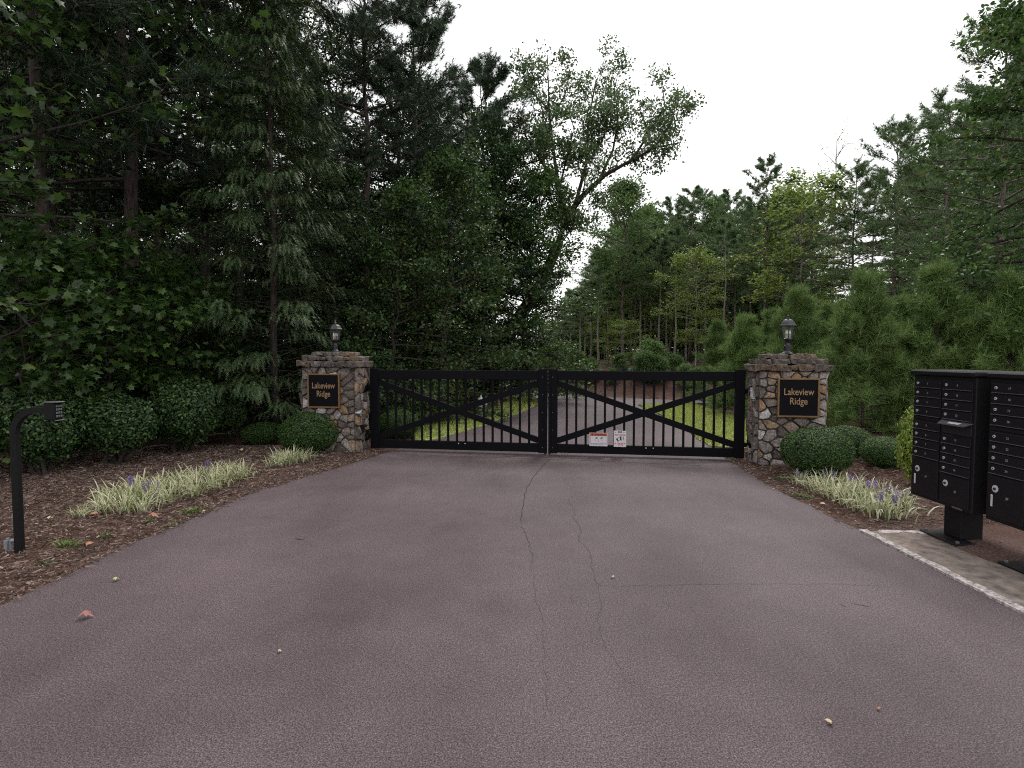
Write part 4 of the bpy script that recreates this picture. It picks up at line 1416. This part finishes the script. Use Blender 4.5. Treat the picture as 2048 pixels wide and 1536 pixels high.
def gate_leaf(origin, rz, W, mirror, label):
    o = thing('gate_leaf', label, 'gate', origin, rz, 'double gate leaves')
    pw = 0.155
    m = M['gate']
    # posts: hinge post at x=0, meeting post at x=W (mirrored for the other leaf)
    fx = (lambda x: W - x) if mirror else (lambda x: x)

    def bx(a, b):
        a, b = fx(a), fx(b)
        return min(a, b), max(a, b)
    for nm, a in (('hinge_post', 0.0), ('meeting_post', W - pw)):
        x0, x1 = bx(a, a + pw)
        MB().box(x0, x1, -0.045, 0.045, BOT, GH_).build(nm, m, o, 0.004)
    x0, x1 = bx(W - 0.045, W)
    MB().box(x0, x1, -0.060, -0.0475, BOT - 0.012, GH_ + 0.004).build('meeting_strip', m, o, 0.003)
    x0, x1 = bx(pw, W - pw)
    MB().box(x0, x1, -0.035, 0.035, GH_ - 0.19, GH_ - 0.03).build('top_rail', m, o, 0.004)
    MB().box(x0, x1, -0.035, 0.035, BOT + 0.012, BOT + 0.165).build('bottom_rail', m, o, 0.004)
    zt, zb = GH_ - 0.19, BOT + 0.165
    w = 0.105
    MB().bar((x0 - 0.005, 0, zt - 0.055), (x1 + 0.005, 0, zb + 0.055), w, 0.056).build('brace', m, o, 0.003)
    mb = MB()
    a, b = Vector((x0 - 0.005, 0, zb + 0.055)), Vector((x1 + 0.005, 0, zt - 0.055))
    mb.bar(a, b, w, 0.050)
    mb.build('brace', m, o, 0.003)
    n = 17
    pk = MB().box(-0.019, 0.019, -0.016, 0.016, zb - 0.002, zt + 0.002).mesh('picket', m, 0.003)
    for k in range(n):
        x = x0 + (x1 - x0) * (k + 1) / (n + 1)
        link('picket', pk, o, (x, 0, 0))
    bolt = MB().disc_y(0, 0, 0.009, -0.012, 0.0, 8).mesh('bolt', M['chrome'])
    dark = MB().disc_y(0, 0, 0.008, -0.008, 0.0, 8).mesh('bolt', M['lip'])
    for k in range(5):
        link('bolt', dark, o, (fx(W - 0.075), -0.045, BOT + 0.1 + k * 0.31))
    for d in (-0.06, 0.06):
        link('bolt', bolt, o, (W / 2 + 0.1 + d, -0.035, BOT + 0.135))
    for z, h in ((0.22, 0.16), (1.12, 0.12)):
        x0, x1 = bx(-0.16, 0.0)
        hg = MB().box(x0, x1 - 0.0 if not mirror else x1, -0.03, 0.03, z, z + 0.07).build('hinge', m, o, 0.004)
        x2, x3 = bx(-0.20, -0.06)
        MB().box(x2, x3, -0.10, 0.06, z - 0.04, z + h).build('hinge_box', m, hg, 0.006)
    return o


leafW = (GW - 0.026) / 2
gl = gate_leaf(GL_, GANG, leafW, False, 'black metal gate leaf with crossed braces, hinged on the left pillar')
gr_origin = GL_ + gdir * (leafW + 0.026)
gate_leaf(gr_origin, GANG, leafW, True, 'black metal gate leaf carrying two small notices, hinged on the right pillar')


# notices on the right leaf
def on_gate(px, z, dy=-0.05):
    best = None
    for k in range(0, 4000):
        p = GL_ + gdir * (GW * k / 4000)
        u = CX + FPX * p.x / (p.y)
        if u >= px:
            best = p
            break
    n = Vector((gdir.y, -gdir.x, 0))
    q = best + n * (-dy)
    q.z = z
    return q


q = on_gate(1198, 0.295)
o = thing('warning_notice', 'white gate notice with an orange warning header bar', 'sign', q, GANG)
MB().box(-0.155, 0.155, -0.003, 0.003, -0.115, 0.115).build('panel', M['white'], o)
MB().box(-0.145, 0.148, -0.006, -0.0035, 0.062, 0.110).build('header', M['orange'], o)
link('lettering', text_mesh('\u25b2 WARNING', 0.044, M['black'], 0.0005, 0.001, 0.95), o, (0, -0.0075, 0.085), (R(90), 0, 0))
mb = MB()
for (a, b, c, d) in ((-0.145, 0.148, -0.075, -0.071), (-0.145, -0.141, -0.071, 0.062), (0.144, 0.148, -0.071, 0.062)):
    mb.box(a, b, -0.006, -0.0035, c, d)
mb.build('border', M['black'], o)
mb = MB()
for (x, z) in ((-0.03, 0.028), (0.055, 0.028)):
    mb.add([(x - 0.03, -0.005, z - 0.012), (x + 0.012, -0.005, z - 0.012), (x + 0.012, -0.005, z + 0.012), (x - 0.004, -0.005, z + 0.012)], [(0, 1, 2, 3)])
for (x0_, x1_, z) in ((-0.075, -0.055, -0.01), (0.04, 0.075, -0.008), (0.09, 0.10, 0.03), (-0.015, 0.012, -0.012), (-0.015, 0.012, -0.032), (0.05, 0.075, -0.058), (0.1, 0.13, -0.062), (-0.13, -0.115, -0.095), (-0.1, 0.09, -0.094)):
    mb.box(x0_, x1_, -0.0055, -0.0035, z, z + 0.004)
mb.build('print', M['black'], o)

q = on_gate(1241, 0.315)
o = thing('siren_notice', 'white upright gate notice with megaphone and red print', 'sign', q, GANG)
MB().box(-0.105, 0.105, -0.003, 0.003, -0.14, 0.14).build('panel', M['white'], o)
link('lettering', text_mesh('SOS', 0.042, M['black'], 0.0005, 0.0015, 0.9), o, (0.0, -0.0045, 0.115), (R(90), 0, 0))
link('lettering', text_mesh('SIREN ACTIVATED', 0.030, M['red'], 0.0005, 0.0008, 0.74), o, (0, -0.0045, 0.066), (R(90), 0, 0))
mb = MB()
y_ = -0.0045
mb.add([(-0.065, y_, 0.000), (-0.035, y_, 0.015), (-0.035, y_, -0.03), (-0.065, y_, -0.015)], [(0, 1, 2, 3)])
mb.add([(-0.05, y_, -0.022), (-0.03, y_, -0.03), (-0.024, y_, -0.056), (-0.034, y_, -0.056)], [(0, 1, 2, 3)])
mb.add([(0.0, y_, 0.035), (0.022, y_, 0.05), (0.028, y_, -0.03), (0.0, y_, -0.02)], [(0, 1, 2, 3)])
mb.add([(-0.035, y_, 0.015), (0.0, y_, 0.035), (0.0, y_, 0.028), (-0.035, y_, 0.009)], [(0, 1, 2, 3)])
mb.add([(-0.035, y_, -0.03), (0.0, y_, -0.02), (0.0, y_, -0.026), (-0.035, y_, -0.036)], [(0, 1, 2, 3)])
mb.build('megaphone', M['black'], o)
mb = MB()
mb.add([(0.045, y_, 0.035), (0.058, y_, 0.045), (0.064, y_, 0.0), (0.056, y_, -0.03), (0.05, y_, 0.0)], [(0, 1, 2, 3, 4)])
mb.build('sound_wave', M['green_print'], o)
mb = MB()
for (a, b, z) in ((-0.09, -0.065, -0.085), (-0.04, 0.005, -0.085), (0.02, 0.055, -0.085), (0.065, 0.09, -0.085), (-0.055, -0.045, -0.112), (-0.03, 0.055, -0.112)):
    mb.box(a, b, y_, -0.0032, z, z + 0.014)
mb.build('print', M['red'], o)
mb = MB()
for (a, b, z) in ((-0.085, -0.065, 0.108), (0.045, 0.09, 0.105)):
    mb.box(a, b, y_, -0.0032, z, z + 0.006)
mb.build('print', M['black'], o)

# ------------------------------------------------------------------ stone pillars
def clip(poly, p, n):
    out = []
    for i in range(len(poly)):
        a, b = poly[i], poly[(i + 1) % len(poly)]
        da, db = (a - p) @ n, (b - p) @ n
        if da <= 0:
            out.append(a)
        if (da < 0 < db) or (db < 0 < da):
            out.append(a + (b - a) * da / (da - db))
    return out


def stone_face(parent, W, H, org, u, nrm, cw, ch, seed, mat):
    g = np.random.default_rng(seed)
    ncol, nrow = max(2, round(W / cw)), max(2, round(H / ch))
    S = []
    for r in range(nrow):
        nc = max(2, ncol + int(g.integers(-1, 2)))
        for c in range(nc):
            S.append(((c + 0.5 + g.uniform(-.45, .45)) * W / nc, (r + 0.5 + g.uniform(-.38, .38)) * H / nrow))
    S = np.array([p for p in S if g.uniform() > 0.2])
    asp = np.array([1.0, cw / ch])
    for i, s in enumerate(S):
        poly = [np.array(p) * asp for p in ((0, 0), (W, 0), (W, H), (0, H))]
        s2 = s * asp
        for j, t in enumerate(S):
            if j == i:
                continue
            t2 = t * asp
            if np.linalg.norm(t2 - s2) > 4 * cw:
                continue
            n = t2 - s2
            poly = clip(poly, (s2 + t2) / 2, n)
            if len(poly) < 3:
                break
        if len(poly) < 3:
            continue
        poly = np.array(poly) / asp
        c = poly.mean(0)
        gap = g.uniform(0.006, 0.012)
        d = poly - c
        L = np.linalg.norm(d, axis=1, keepdims=True)
        if L.max() < 0.025:
            continue
        poly = c + d * np.maximum(0.25, (L - gap * 1.25) / L)
        # cut the corners
        ch_ = []
        m = len(poly)
        for k in range(m):
            a, b = poly[k], poly[(k + 1) % m]
            f = g.uniform(0.06, 0.2)
            ch_ += [a + (b - a) * f, a + (b - a) * (1 - f)]
        ch_ = np.array(ch_) + g.normal(0, 0.0025, (2 * m, 2))
        m = len(ch_)
        dep = g.uniform(0.018, 0.055)
        tilt = g.normal(0, 0.13, 2)
        to3 = lambda p, z: Vector(org) + Vector(u) * float(p[0]) + Vector((0, 0, float(p[1]))) + Vector(nrm) * z
        cen = to3(c, 0)
        V = [to3(p, -0.02) - cen for p in ch_]
        V += [to3(p, dep * 0.62 + float((p - c) @ tilt)) - cen for p in c + (ch_ - c) * 0.985]
        V += [to3(p, dep + float((p - c) @ tilt) + g.normal(0, .005)) - cen for p in c + (ch_ - c) * g.uniform(0.84, 0.93)]
        V.append(to3(c, dep + 0.006 + g.normal(0, 0.003)) - cen)
        F = []
        for k in range(m):
            k2 = (k + 1) % m
            F += [(k, k2, m + k2, m + k), (m + k, m + k2, 2 * m + k2, 2 * m + k), (2 * m + k, 2 * m + k2, 3 * m)]
        me = bpy.data.meshes.new('stone')
        me.from_pydata([tuple(v) for v in V], [], F)
        me.materials.append(mat)
        link('stone', me, parent, tuple(cen))


def pillar(name, label, corner, rz, W, D, H, seed):
    """corner: ground point of the pillar's front face middle"""
    o = thing(name, label, 'pillar', corner, rz, 'stone gate pillars')
    MB().box(-W / 2, W / 2, 0, D, -0.05, H).build('core', M['mortar'], o)
    g = np.random.default_rng(seed)
    stone_face(o, W, H, (-W / 2, 0, 0), (1, 0, 0), (0, -1, 0), 0.145, 0.115, seed + 1, M['stone'])
    stone_face(o, D, H, (W / 2, 0, 0), (0, 1, 0), (1, 0, 0), 0.13, 0.15, seed + 2, M['stone'])
    stone_face(o, D, H, (-W / 2, D, 0), (0, -1, 0), (-1, 0, 0), 0.13, 0.15, seed + 3, M['stone'])
    stone_face(o, W, H, (W / 2, D, 0), (-1, 0, 0), (0, 1, 0), 0.22, 0.2, seed + 4, M['stone'])
    z = H
    for ov, h, nxx, nyy in ((0.085, 0.105, 5, 2), (0.02, 0.085, 4, 2), (-0.10, 0.08, 4, 2)):
        x0, x1, y0, y1 = -W / 2 - ov, W / 2 + ov, -ov, D + ov
        for j in range(nyy):
            ya, yb = y0 + (y1 - y0) * j / nyy, y0 + (y1 - y0) * (j + 1) / nyy
            cuts = [x0] + [x0 + (x1 - x0) * (k + g.uniform(-.25, .25)) / nxx for k in range(1, nxx)] + [x1]
            for k in range(nxx):
                a, b = cuts[k] + 0.004, cuts[k + 1] - 0.004
                cx_, cy_ = (a + b) / 2, (ya + yb) / 2
                bm = bmesh.new()
                bmesh.ops.create_cube(bm, size=1.0)
                bmesh.ops.subdivide_edges(bm, edges=[e for e in bm.edges if abs(e.verts[0].co.x - e.verts[1].co.x) > .5], cuts=2)
                fr, bk = (g.uniform(-0.025, 0.02), 0) if j == 0 else (0, g.uniform(-0.025, 0.02))
                for v in bm.verts:
                    v.co.x *= (b - a)
                    v.co.y *= (yb - ya - 0.006)
                    v.co.z *= (h - 0.004)
                    if v.co.y < 0:
                        v.co.y -= fr
                    else:
                        v.co.y += bk
                    v.co += Vector(g.normal(0, 0.011, 3))
                bmesh.ops.bevel(bm, geom=list(bm.edges), offset=0.009, segments=1, affect='EDGES', clamp_overlap=True)
                me = bpy.data.meshes.new('cap_stone')
                bm.to_mesh(me)
                bm.free()
                me.materials.append(M['cap'])
                link('cap_stone', me, o, (cx_, cy_, z + h / 2))
        z += h
    return o, z


PW, PD, PH = 0.99, 0.58, 1.50
ux, uy = gdir, Vector((-gdir.y, gdir.x, 0))
# left pillar: its front right foot at picture (708, 906); right pillar: front left foot at (1519, 932)
lc = Vector((gx(708, 10.2), 10.2, 0)) - ux * (PW / 2)
rc = Vector((gx(1519, 9.08), 9.08, 0)) + ux * (PW / 2)
pl, ztop = pillar('stone_pillar', 'stone gate pillar left of the gate with a dark conifer behind', lc, GANG, PW, PD, PH + 0.04, 100)
pr, ztop_r = pillar('stone_pillar', 'stone gate pillar right of the gate with young pines behind', rc, GANG, PW, PD, PH, 200)


def plaque(c, z0, label, dx):
    o = thing('name_plaque', label, 'sign', c + ux * dx - uy * 0.075 + Vector((0, 0, z0)), GANG, 'name plaques on the pillars')
    S = 0.305
    MB().box(-S + 0.02, S - 0.02, -0.012, 0.03, -S + 0.02, S - 0.02).build('panel', M['sign_panel'], o, 0.002)
    for (x0_, x1_, a, b) in ((-S, S, S - 0.026, S), (-S, S, -S, -S + 0.026), (-S, -S + 0.026, -S + 0.026, S - 0.026), (S - 0.026, S, -S + 0.026, S - 0.026)):
        MB().box(x0_, x1_, -0.022, 0.03, a, b).build('frame', M['gold'], o, 0.003)
    for wd, zz in (('Lakeview', 0.088), ('Ridge', -0.058)):
        link('lettering', text_mesh(wd, 0.150, M['letter'], 0.004, 0.0012, 0.79), o, (0, -0.017, zz), (R(90), 0, 0))
    MB().box(-0.2, 0.2, 0.03, 0.07, -0.2, 0.2).build('mount', M['sign_panel'], o)


plaque(lc, 1.12, 'black and gold name plaque on the left stone pillar', -0.05)
plaque(rc, 1.09, 'black and gold name plaque on the right stone pillar', 0.07)


def lantern(loc, label, s):
    o = thing('post_lantern', label, 'lantern', loc, GANG, 'lanterns on the pillars', (s, s, s))
    m = M['lantern']
    MB().lathe([(0.092, 0), (0.092, 0.012), (0.07, 0.022), (0.055, 0.04), (0.046, 0.05), (0.05, 0.10), (0.052, 0.13), (0.035, 0.14), (0.028, 0.165), (0.034, 0.185), (0.06, 0.205), (0.072, 0.215)], 16).build('base', m, o, smooth=False)
    MB().lathe([(0.060, 0.215), (0.082, 0.222), (0.084, 0.236), (0.07, 0.242)], 6, off=0.3).build('cup', m, o)
    cage = []
    for k in range(6):
        q_ = 0.3 + k * math.pi / 3
        a = (0.072 * math.cos(q_), 0.072 * math.sin(q_), 0.238)
        b = (0.105 * math.cos(q_), 0.105 * math.sin(q_), 0.430)
        MB().tube([a, b], 0.0065, 4).build('cage_bar', m, o)
    for k in range(6):
        q_, q2 = 0.3 + k * math.pi / 3, 0.3 + (k + 1) * math.pi / 3
        mb = MB()
        mb.add([(0.069 * math.cos(q_), 0.069 * math.sin(q_), 0.242), (0.069 * math.cos(q2), 0.069 * math.sin(q2), 0.242),
                (0.101 * math.cos(q2), 0.101 * math.sin(q2), 0.428), (0.101 * math.cos(q_), 0.101 * math.sin(q_), 0.428)], [(0, 1, 2, 3)])
        mb.build('glass_pane', M['glass'], o)
    MB().lathe([(0.10, 0.428), (0.135, 0.430), (0.136, 0.442), (0.118, 0.462), (0.095, 0.500), (0.062, 0.528), (0.03, 0.540)], 6, off=0.3).build('roof', m, o)
    MB().lathe([(0.03, 0.538), (0.02, 0.552), (0.028, 0.562), (0.016, 0.576), (0.022, 0.588), (0.008, 0.606), (0.003, 0.635)], 10).build('finial', m, o)
    for k in range(3):
        q_ = k * 2.1
        x, y = 0.032 * math.cos(q_), 0.032 * math.sin(q_)
        c = MB().lathe([(0.011, 0.240), (0.011, 0.30)], 8, (x, y)).build('candle', M['candle'], o)
        MB().lathe([(0.009, 0.300), (0.017, 0.322), (0.013, 0.345), (0.003, 0.372)], 8, (x, y)).build('bulb', M['bulb'], c, smooth=True)
    return o


gm, nt, b = new_mat('lantern_glass')
b.inputs['Base Color'].default_value = (0.85, 0.9, 0.88, 1)
b.inputs['Roughness'].default_value = 0.08
b.inputs['Transmission Weight'].default_value = 0.92
b.inputs['IOR'].default_value = 1.12
b.inputs['Alpha'].default_value = 0.45
M['glass'] = gm
lantern(lc + uy * PD * 0.5 + Vector((0, 0, ztop)), 'black hexagonal post lantern on the left stone pillar', 0.95)
lantern(rc + uy * PD * 0.5 + Vector((0, 0, ztop_r)), 'black hexagonal post lantern on the right stone pillar', 1.04)
# hidden sensor box on the left pillar
props(MB().box(-0.03, 0.03, -0.01, 0.05, -0.07, 0.07).build('sensor_box', M['post'], None, 0.004, loc=lc + ux * (PW / 2 + 0.045) + uy * 0.2 + Vector((0, 0, 0.42)), rot=(0, 0, GANG)),
      'small black box fixed low on the side of the left pillar', 'box')

# ------------------------------------------------------------------ mailboxes
def mailbox(loc, rz, first, label):
    o = thing('mailbox_unit', label, 'mailbox', loc, rz, 'cluster mailbox units')
    m = M['mailbox']
    W, D, Z0, Z1 = 0.775, 0.46, 0.335, 1.535
    MB().box(0, W, 0, D, Z0, Z1).build('cabinet', m, o, 0.006)
    MB().box(-0.022, W + 0.022, -0.03, D + 0.02, Z1 + 0.001, Z1 + 0.05).build('hood', m, o, 0.012)
    MB().box(W / 2 - 0.105, W / 2 + 0.105, 0.13, 0.34, 0.02, Z0).build('pedestal', m, o, 0.006)
    bp = MB().box(W / 2 - 0.235, W / 2 + 0.235, -0.01, 0.46, 0.0, 0.018).build('base_plate', m, o, 0.004)
    for (x, y) in ((W / 2 - .2, 0.03), (W / 2 + .2, 0.03), (W / 2 - .2, 0.43), (W / 2 + .2, 0.43)):
        MB().lathe([(0.016, 0.018), (0.016, 0.032), (0.008, 0.038)], 6, (x, y)).build('anchor_bolt', M['lip'], bp)
    c1, c2, cw = 0.03, 0.40, 0.345
    pit = 0.0905
    top = Z1 - 0.035
    door = MB().box(0, cw, -0.012, 0.0, 0.006, pit - 0.006).mesh('door', m, 0.003)
    lip = MB().box(0.002, cw - 0.002, -0.019, -0.012, 0.0035, 0.0085).mesh('lip', M['lip'], 0.0)  # pale strip: the highlight line under each door, put into its colour
    lockb = MB().disc_y(0, 0, 0.0125, -0.019, -0.0115, 10).mesh('lock', M['chrome'])
    lkey = MB().disc_y(0, 0, 0.006, -0.0205, -0.0185, 6).mesh('keyhole', M['black'])

    def adoor(x, z, num):
        d = link('door', door, o, (x, 0, z))
        link('lip', lip, d)
        k = link('lock', lockb, d, (0.045, 0, pit * 0.52))
        link('keyhole', lkey, d, (0.045, 0, pit * 0.52))
        link('number', text_mesh(str(num), 0.026, M['number'], 0.0004, 0.0004), d, (cw * 0.5, -0.0128, pit * 0.5), (R(90), 0, 0))

    z = top
    for k in range(4):
        z -= pit
        adoor(c1, z, first + k)
        adoor(c2, z, first + 8 + k)
    zl = z - 0.045
    MB().box(c1, c1 + cw, -0.010, 0.0, z - 0.038, z - 0.006).build('filler_panel', m, o, 0.002)
    # outgoing slot with its rain hood
    zs = z - 0.135
    MB().box(c2 + 0.004, c2 + cw - 0.004, -0.006, 0.0, zs + 0.006, z - 0.02).build('outgoing_slot', M['mailbox_dark'], o, 0.002)
    mb = MB()
    mb.add([(c2 - 0.008, -0.001, z - 0.006), (c2 + cw + 0.008, -0.001, z - 0.006), (c2 + cw - 0.012, -0.075, z - 0.034), (c2 + 0.03, -0.075, z - 0.034),
            (c2 - 0.008, -0.001, z - 0.014), (c2 + cw + 0.008, -0.001, z - 0.014), (c2 + cw - 0.012, -0.075, z - 0.042), (c2 + 0.03, -0.075, z - 0.042)],
           [(0, 3, 2, 1), (4, 5, 6, 7), (0, 1, 5, 4), (1, 2, 6, 5), (2, 3, 7, 6), (3, 0, 4, 7)])
    hd = mb.build('slot_hood', M['lip'], o)
    mb = MB()
    mb.add([(c2 + 0.12, -0.030, z - 0.0155), (c2 + 0.26, -0.030, z - 0.0155), (c2 + 0.255, -0.06, z - 0.0268), (c2 + 0.125, -0.06, z - 0.0268)], [(0, 3, 2, 1)])
    mb.build('sticker', M['white'], hd)
    for k in range(4):
        adoor(c1, zl - pit * (k + 1), first + 4 + k)
        adoor(c2, zs - pit * (k + 1), first + 12 + k)

    def parcel(x, zt, zb, num, tag):
        d = MB().box(x, x + cw, -0.012, 0.0, zb, zt).build('parcel_door', m, o, 0.003)
        zc = zt - (zt - zb) * 0.30
        xx = x + 0.075
        MB().disc_y(xx, zc, 0.030, -0.016, -0.0115, 16).build('lock_plate', M['chrome'], d)
        MB().disc_y(xx, zc, 0.011, -0.026, -0.0155, 10).build('lock', M['black'], d)
        if tag:
            MB().box(xx - 0.04, xx - 0.02, -0.018, -0.0125, zc - 0.155, zc - 0.055).build('handle', M['chrome'], d, 0.003)
        link('number', text_mesh(num, 0.03, M['number'], 0.0004, 0.0004), d, (x + cw * 0.55, -0.0128, zc - 0.06), (R(90), 0, 0))
    parcel(c1, zl - pit * 4 - 0.012, Z0 + 0.03, '%dP' % (1 if first == 1 else 3), True)
    parcel(c2, zs - pit * 4 - 0.012, Z0 + 0.03, '%dP' % (2 if first == 1 else 4), first != 1)
    MB().box(0.55, 0.67, -0.004, 0.0, Z0 + 0.004, Z0 + 0.02).build('maker_plate', M['lip'], o)
    return o


mailbox((4.02, 5.74, 0.018), R(-90), 1, 'first dark metal cluster mailbox unit, the one farther down the drive')
mailbox((4.05, 4.86, 0.018), R(-90), 17, 'second dark metal cluster mailbox unit, cut off by the picture edge')

# ------------------------------------------------------------------ keypad post
kx, ky = gnd(40, 1112)
o = thing('keypad_post', 'black gooseneck keypad post beside the drive on the left bed', 'keypad', (kx, ky, hz(kx, ky)))
pts = [(0, 0, -0.05), (0, 0, 0.4), (0, 0, 0.8), (0, 0, 1.04)]
for k in range(1, 7):
    a = R(90) * k / 6
    pts.append((0.20 * (1 - math.cos(a)), 0, 1.04 + 0.20 * math.sin(a)))
pts.append((0.30, 0, 1.24))


def sq_tube(pts, w):
    mb = MB()
    V, F = [], []
    n = len(pts)
    for i, p in enumerate(pts):
        a, b = Vector(pts[max(0, i - 1)]), Vector(pts[min(n - 1, i + 1)])
        t = (b - a).normalized()
        nn = Vector((-t.z, 0, t.x)) * w / 2
        y = Vector((0, w / 2, 0))
        p = Vector(p)
        V += [p - nn - y, p + nn - y, p + nn + y, p - nn + y]
    for i in range(n - 1):
        for k in range(4):
            F.append((4 * i + k, 4 * i + (k + 1) % 4, 4 * i + 4 + (k + 1) % 4, 4 * i + 4 + k))
    F += [(0, 1, 2, 3), (4 * n - 1, 4 * n - 2, 4 * n - 3, 4 * n - 4)]
    return mb.add(V, F)


sq_tube(pts, 0.052).build('post', M['post'], o)
kb = MB().box(0.29, 0.385, -0.048, 0.048, 1.155, 1.305).build('keypad_box', M['post'], o, 0.008)
MB().box(0.287, 0.405, -0.051, 0.051, 1.306, 1.314).build('box_lid', M['lip'], kb, 0.003)
MB().box(0.386, 0.402, -0.048, 0.048, 1.150, 1.157).build('box_sill', M['lip'], kb, 0.002)
key = MB().box(0, 0.006, -0.0085, 0.0085, -0.009, 0.009).mesh('key', M['key'], 0.002)
for r in range(4):
    for c in range(3):
        link('key', key, kb, (0.3855, -0.024 + c * 0.024, 1.275 - r * 0.029))
cb = MB().box(-0.13, -0.065, -0.03, 0.03, 0.0, 0.125).build('junction_box', M['grey_box'], o, 0.02, seg=2)
MB().tube([(-0.07, 0, 0.10), (-0.028, 0, 0.105)], 0.016, 8).build('conduit', M['grey_box'], cb)

# ------------------------------------------------------------------ small things beyond the gate
hx, hy = gnd(962, 838)
o = thing('fire_hydrant', 'silver fire hydrant on the lawn seen through the left gate leaf', 'hydrant', (hx, hy, 0.0))
MB().lathe([(0.13, 0), (0.13, 0.03), (0.085, 0.05), (0.085, 0.30), (0.10, 0.32), (0.10, 0.36), (0.09, 0.38), (0.085, 0.46), (0.11, 0.47), (0.11, 0.50)], 14).build('barrel', M['hydrant'], o, smooth=False)
MB().lathe([(0.10, 0.50), (0.09, 0.56), (0.05, 0.60), (0.025, 0.61), (0.025, 0.66), (0.008, 0.665)], 12).build('bonnet', M['hydrant'], o)
for sx_ in (-1, 1):
    MB().tube([(sx_ * 0.07, 0, 0.42), (sx_ * 0.17, 0, 0.42)], 0.05, 10).build('nozzle', M['hydrant'], o)
MB().disc_y(0, 0.42, 0.065, -0.16, -0.05, 12).build('nozzle', M['hydrant'], o)

mx, my = gnd(998, 822)
o = thing('marker_stake', 'thin white topped marker stake on the lawn right of the hydrant', 'stake', (mx, my, 0.0))
MB().box(-0.02, 0.02, -0.01, 0.01, -0.05, 0.42).build('stake', M['wood_post'], o)
MB().box(-0.03, 0.03, -0.014, 0.014, 0.42, 0.5).build('cap', M['white'], o)

p = at(1248, 737, 29.5)
zg = hz(p.x, 29.5)
o = thing('street_sign', 'small blue sign on two stakes above the bank, in front of a brown trunk', 'sign', (p.x, 29.5, zg))
MB().box(-0.22, 0.22, -0.012, 0.012, p.z - zg - 0.06, p.z - zg + 0.06).build('panel', M['blue'], o)
for sx_ in (-0.15, 0.15):
    MB().box(sx_ - 0.012, sx_ + 0.012, 0.0125, 0.03, -0.1, p.z - zg + 0.05).build('stake', M['wood_post'], o)
mb = MB()
for k in range(6):
    mb.box(-0.18 + k * 0.062, -0.18 + k * 0.062 + 0.035, -0.016, -0.0125, p.z - zg - 0.02, p.z - zg + 0.02)
mb.build('print', M['white'], o)

p = at(1260, 782, 27.2)
zg = hz(p.x, 27.2)
o = thing('yard_sign', 'tiny blue and white yard sign low on the bank', 'sign', (p.x, 27.2, zg))
MB().box(-0.075, 0.075, -0.006, 0.006, 0.16, 0.33).build('panel', M['white'], o)
MB().box(-0.05, 0.05, -0.010, -0.0065, 0.21, 0.29).build('emblem', M['blue'], o)
MB().box(-0.01, 0.01, 0.0065, 0.015, -0.05, 0.3).build('stake', M['hydrant'], o)

p = at(1323, 741, 29.8)
zg = hz(p.x, 29.8)
o = thing('utility_marker', 'small white capped utility marker above the bank', 'marker', (p.x, 29.8, zg))
MB().box(-0.04, 0.04, -0.02, 0.02, -0.05, p.z - zg - 0.05).build('post', M['wood_post'], o)
MB().box(-0.085, 0.085, -0.05, 0.05, p.z - zg - 0.05, p.z - zg + 0.06).build('cap', M['white'], o, 0.01)

# shrubs on the far bank
for k, (px, Y, s) in enumerate(((1290, 25.6, .42), (1303, 26.4, .5), (1316, 25.4, .36), (1180, 27.5, .35), (1240, 27.6, .3), (1372, 24.6, .3), (1350, 26.2, .3), (1150, 29.0, .4), (1395, 23.9, .32), (1106, 31.5, .45), (1224, 26.4, .22))):
    x = gx(px, Y)
    plant_tree('bank_bush', T['far_bush'], x, Y, k * 1.3, s, 'low green bush on the brown bank, ' + where(px, Y, FAR), 'bushes on the bank', 'bush')
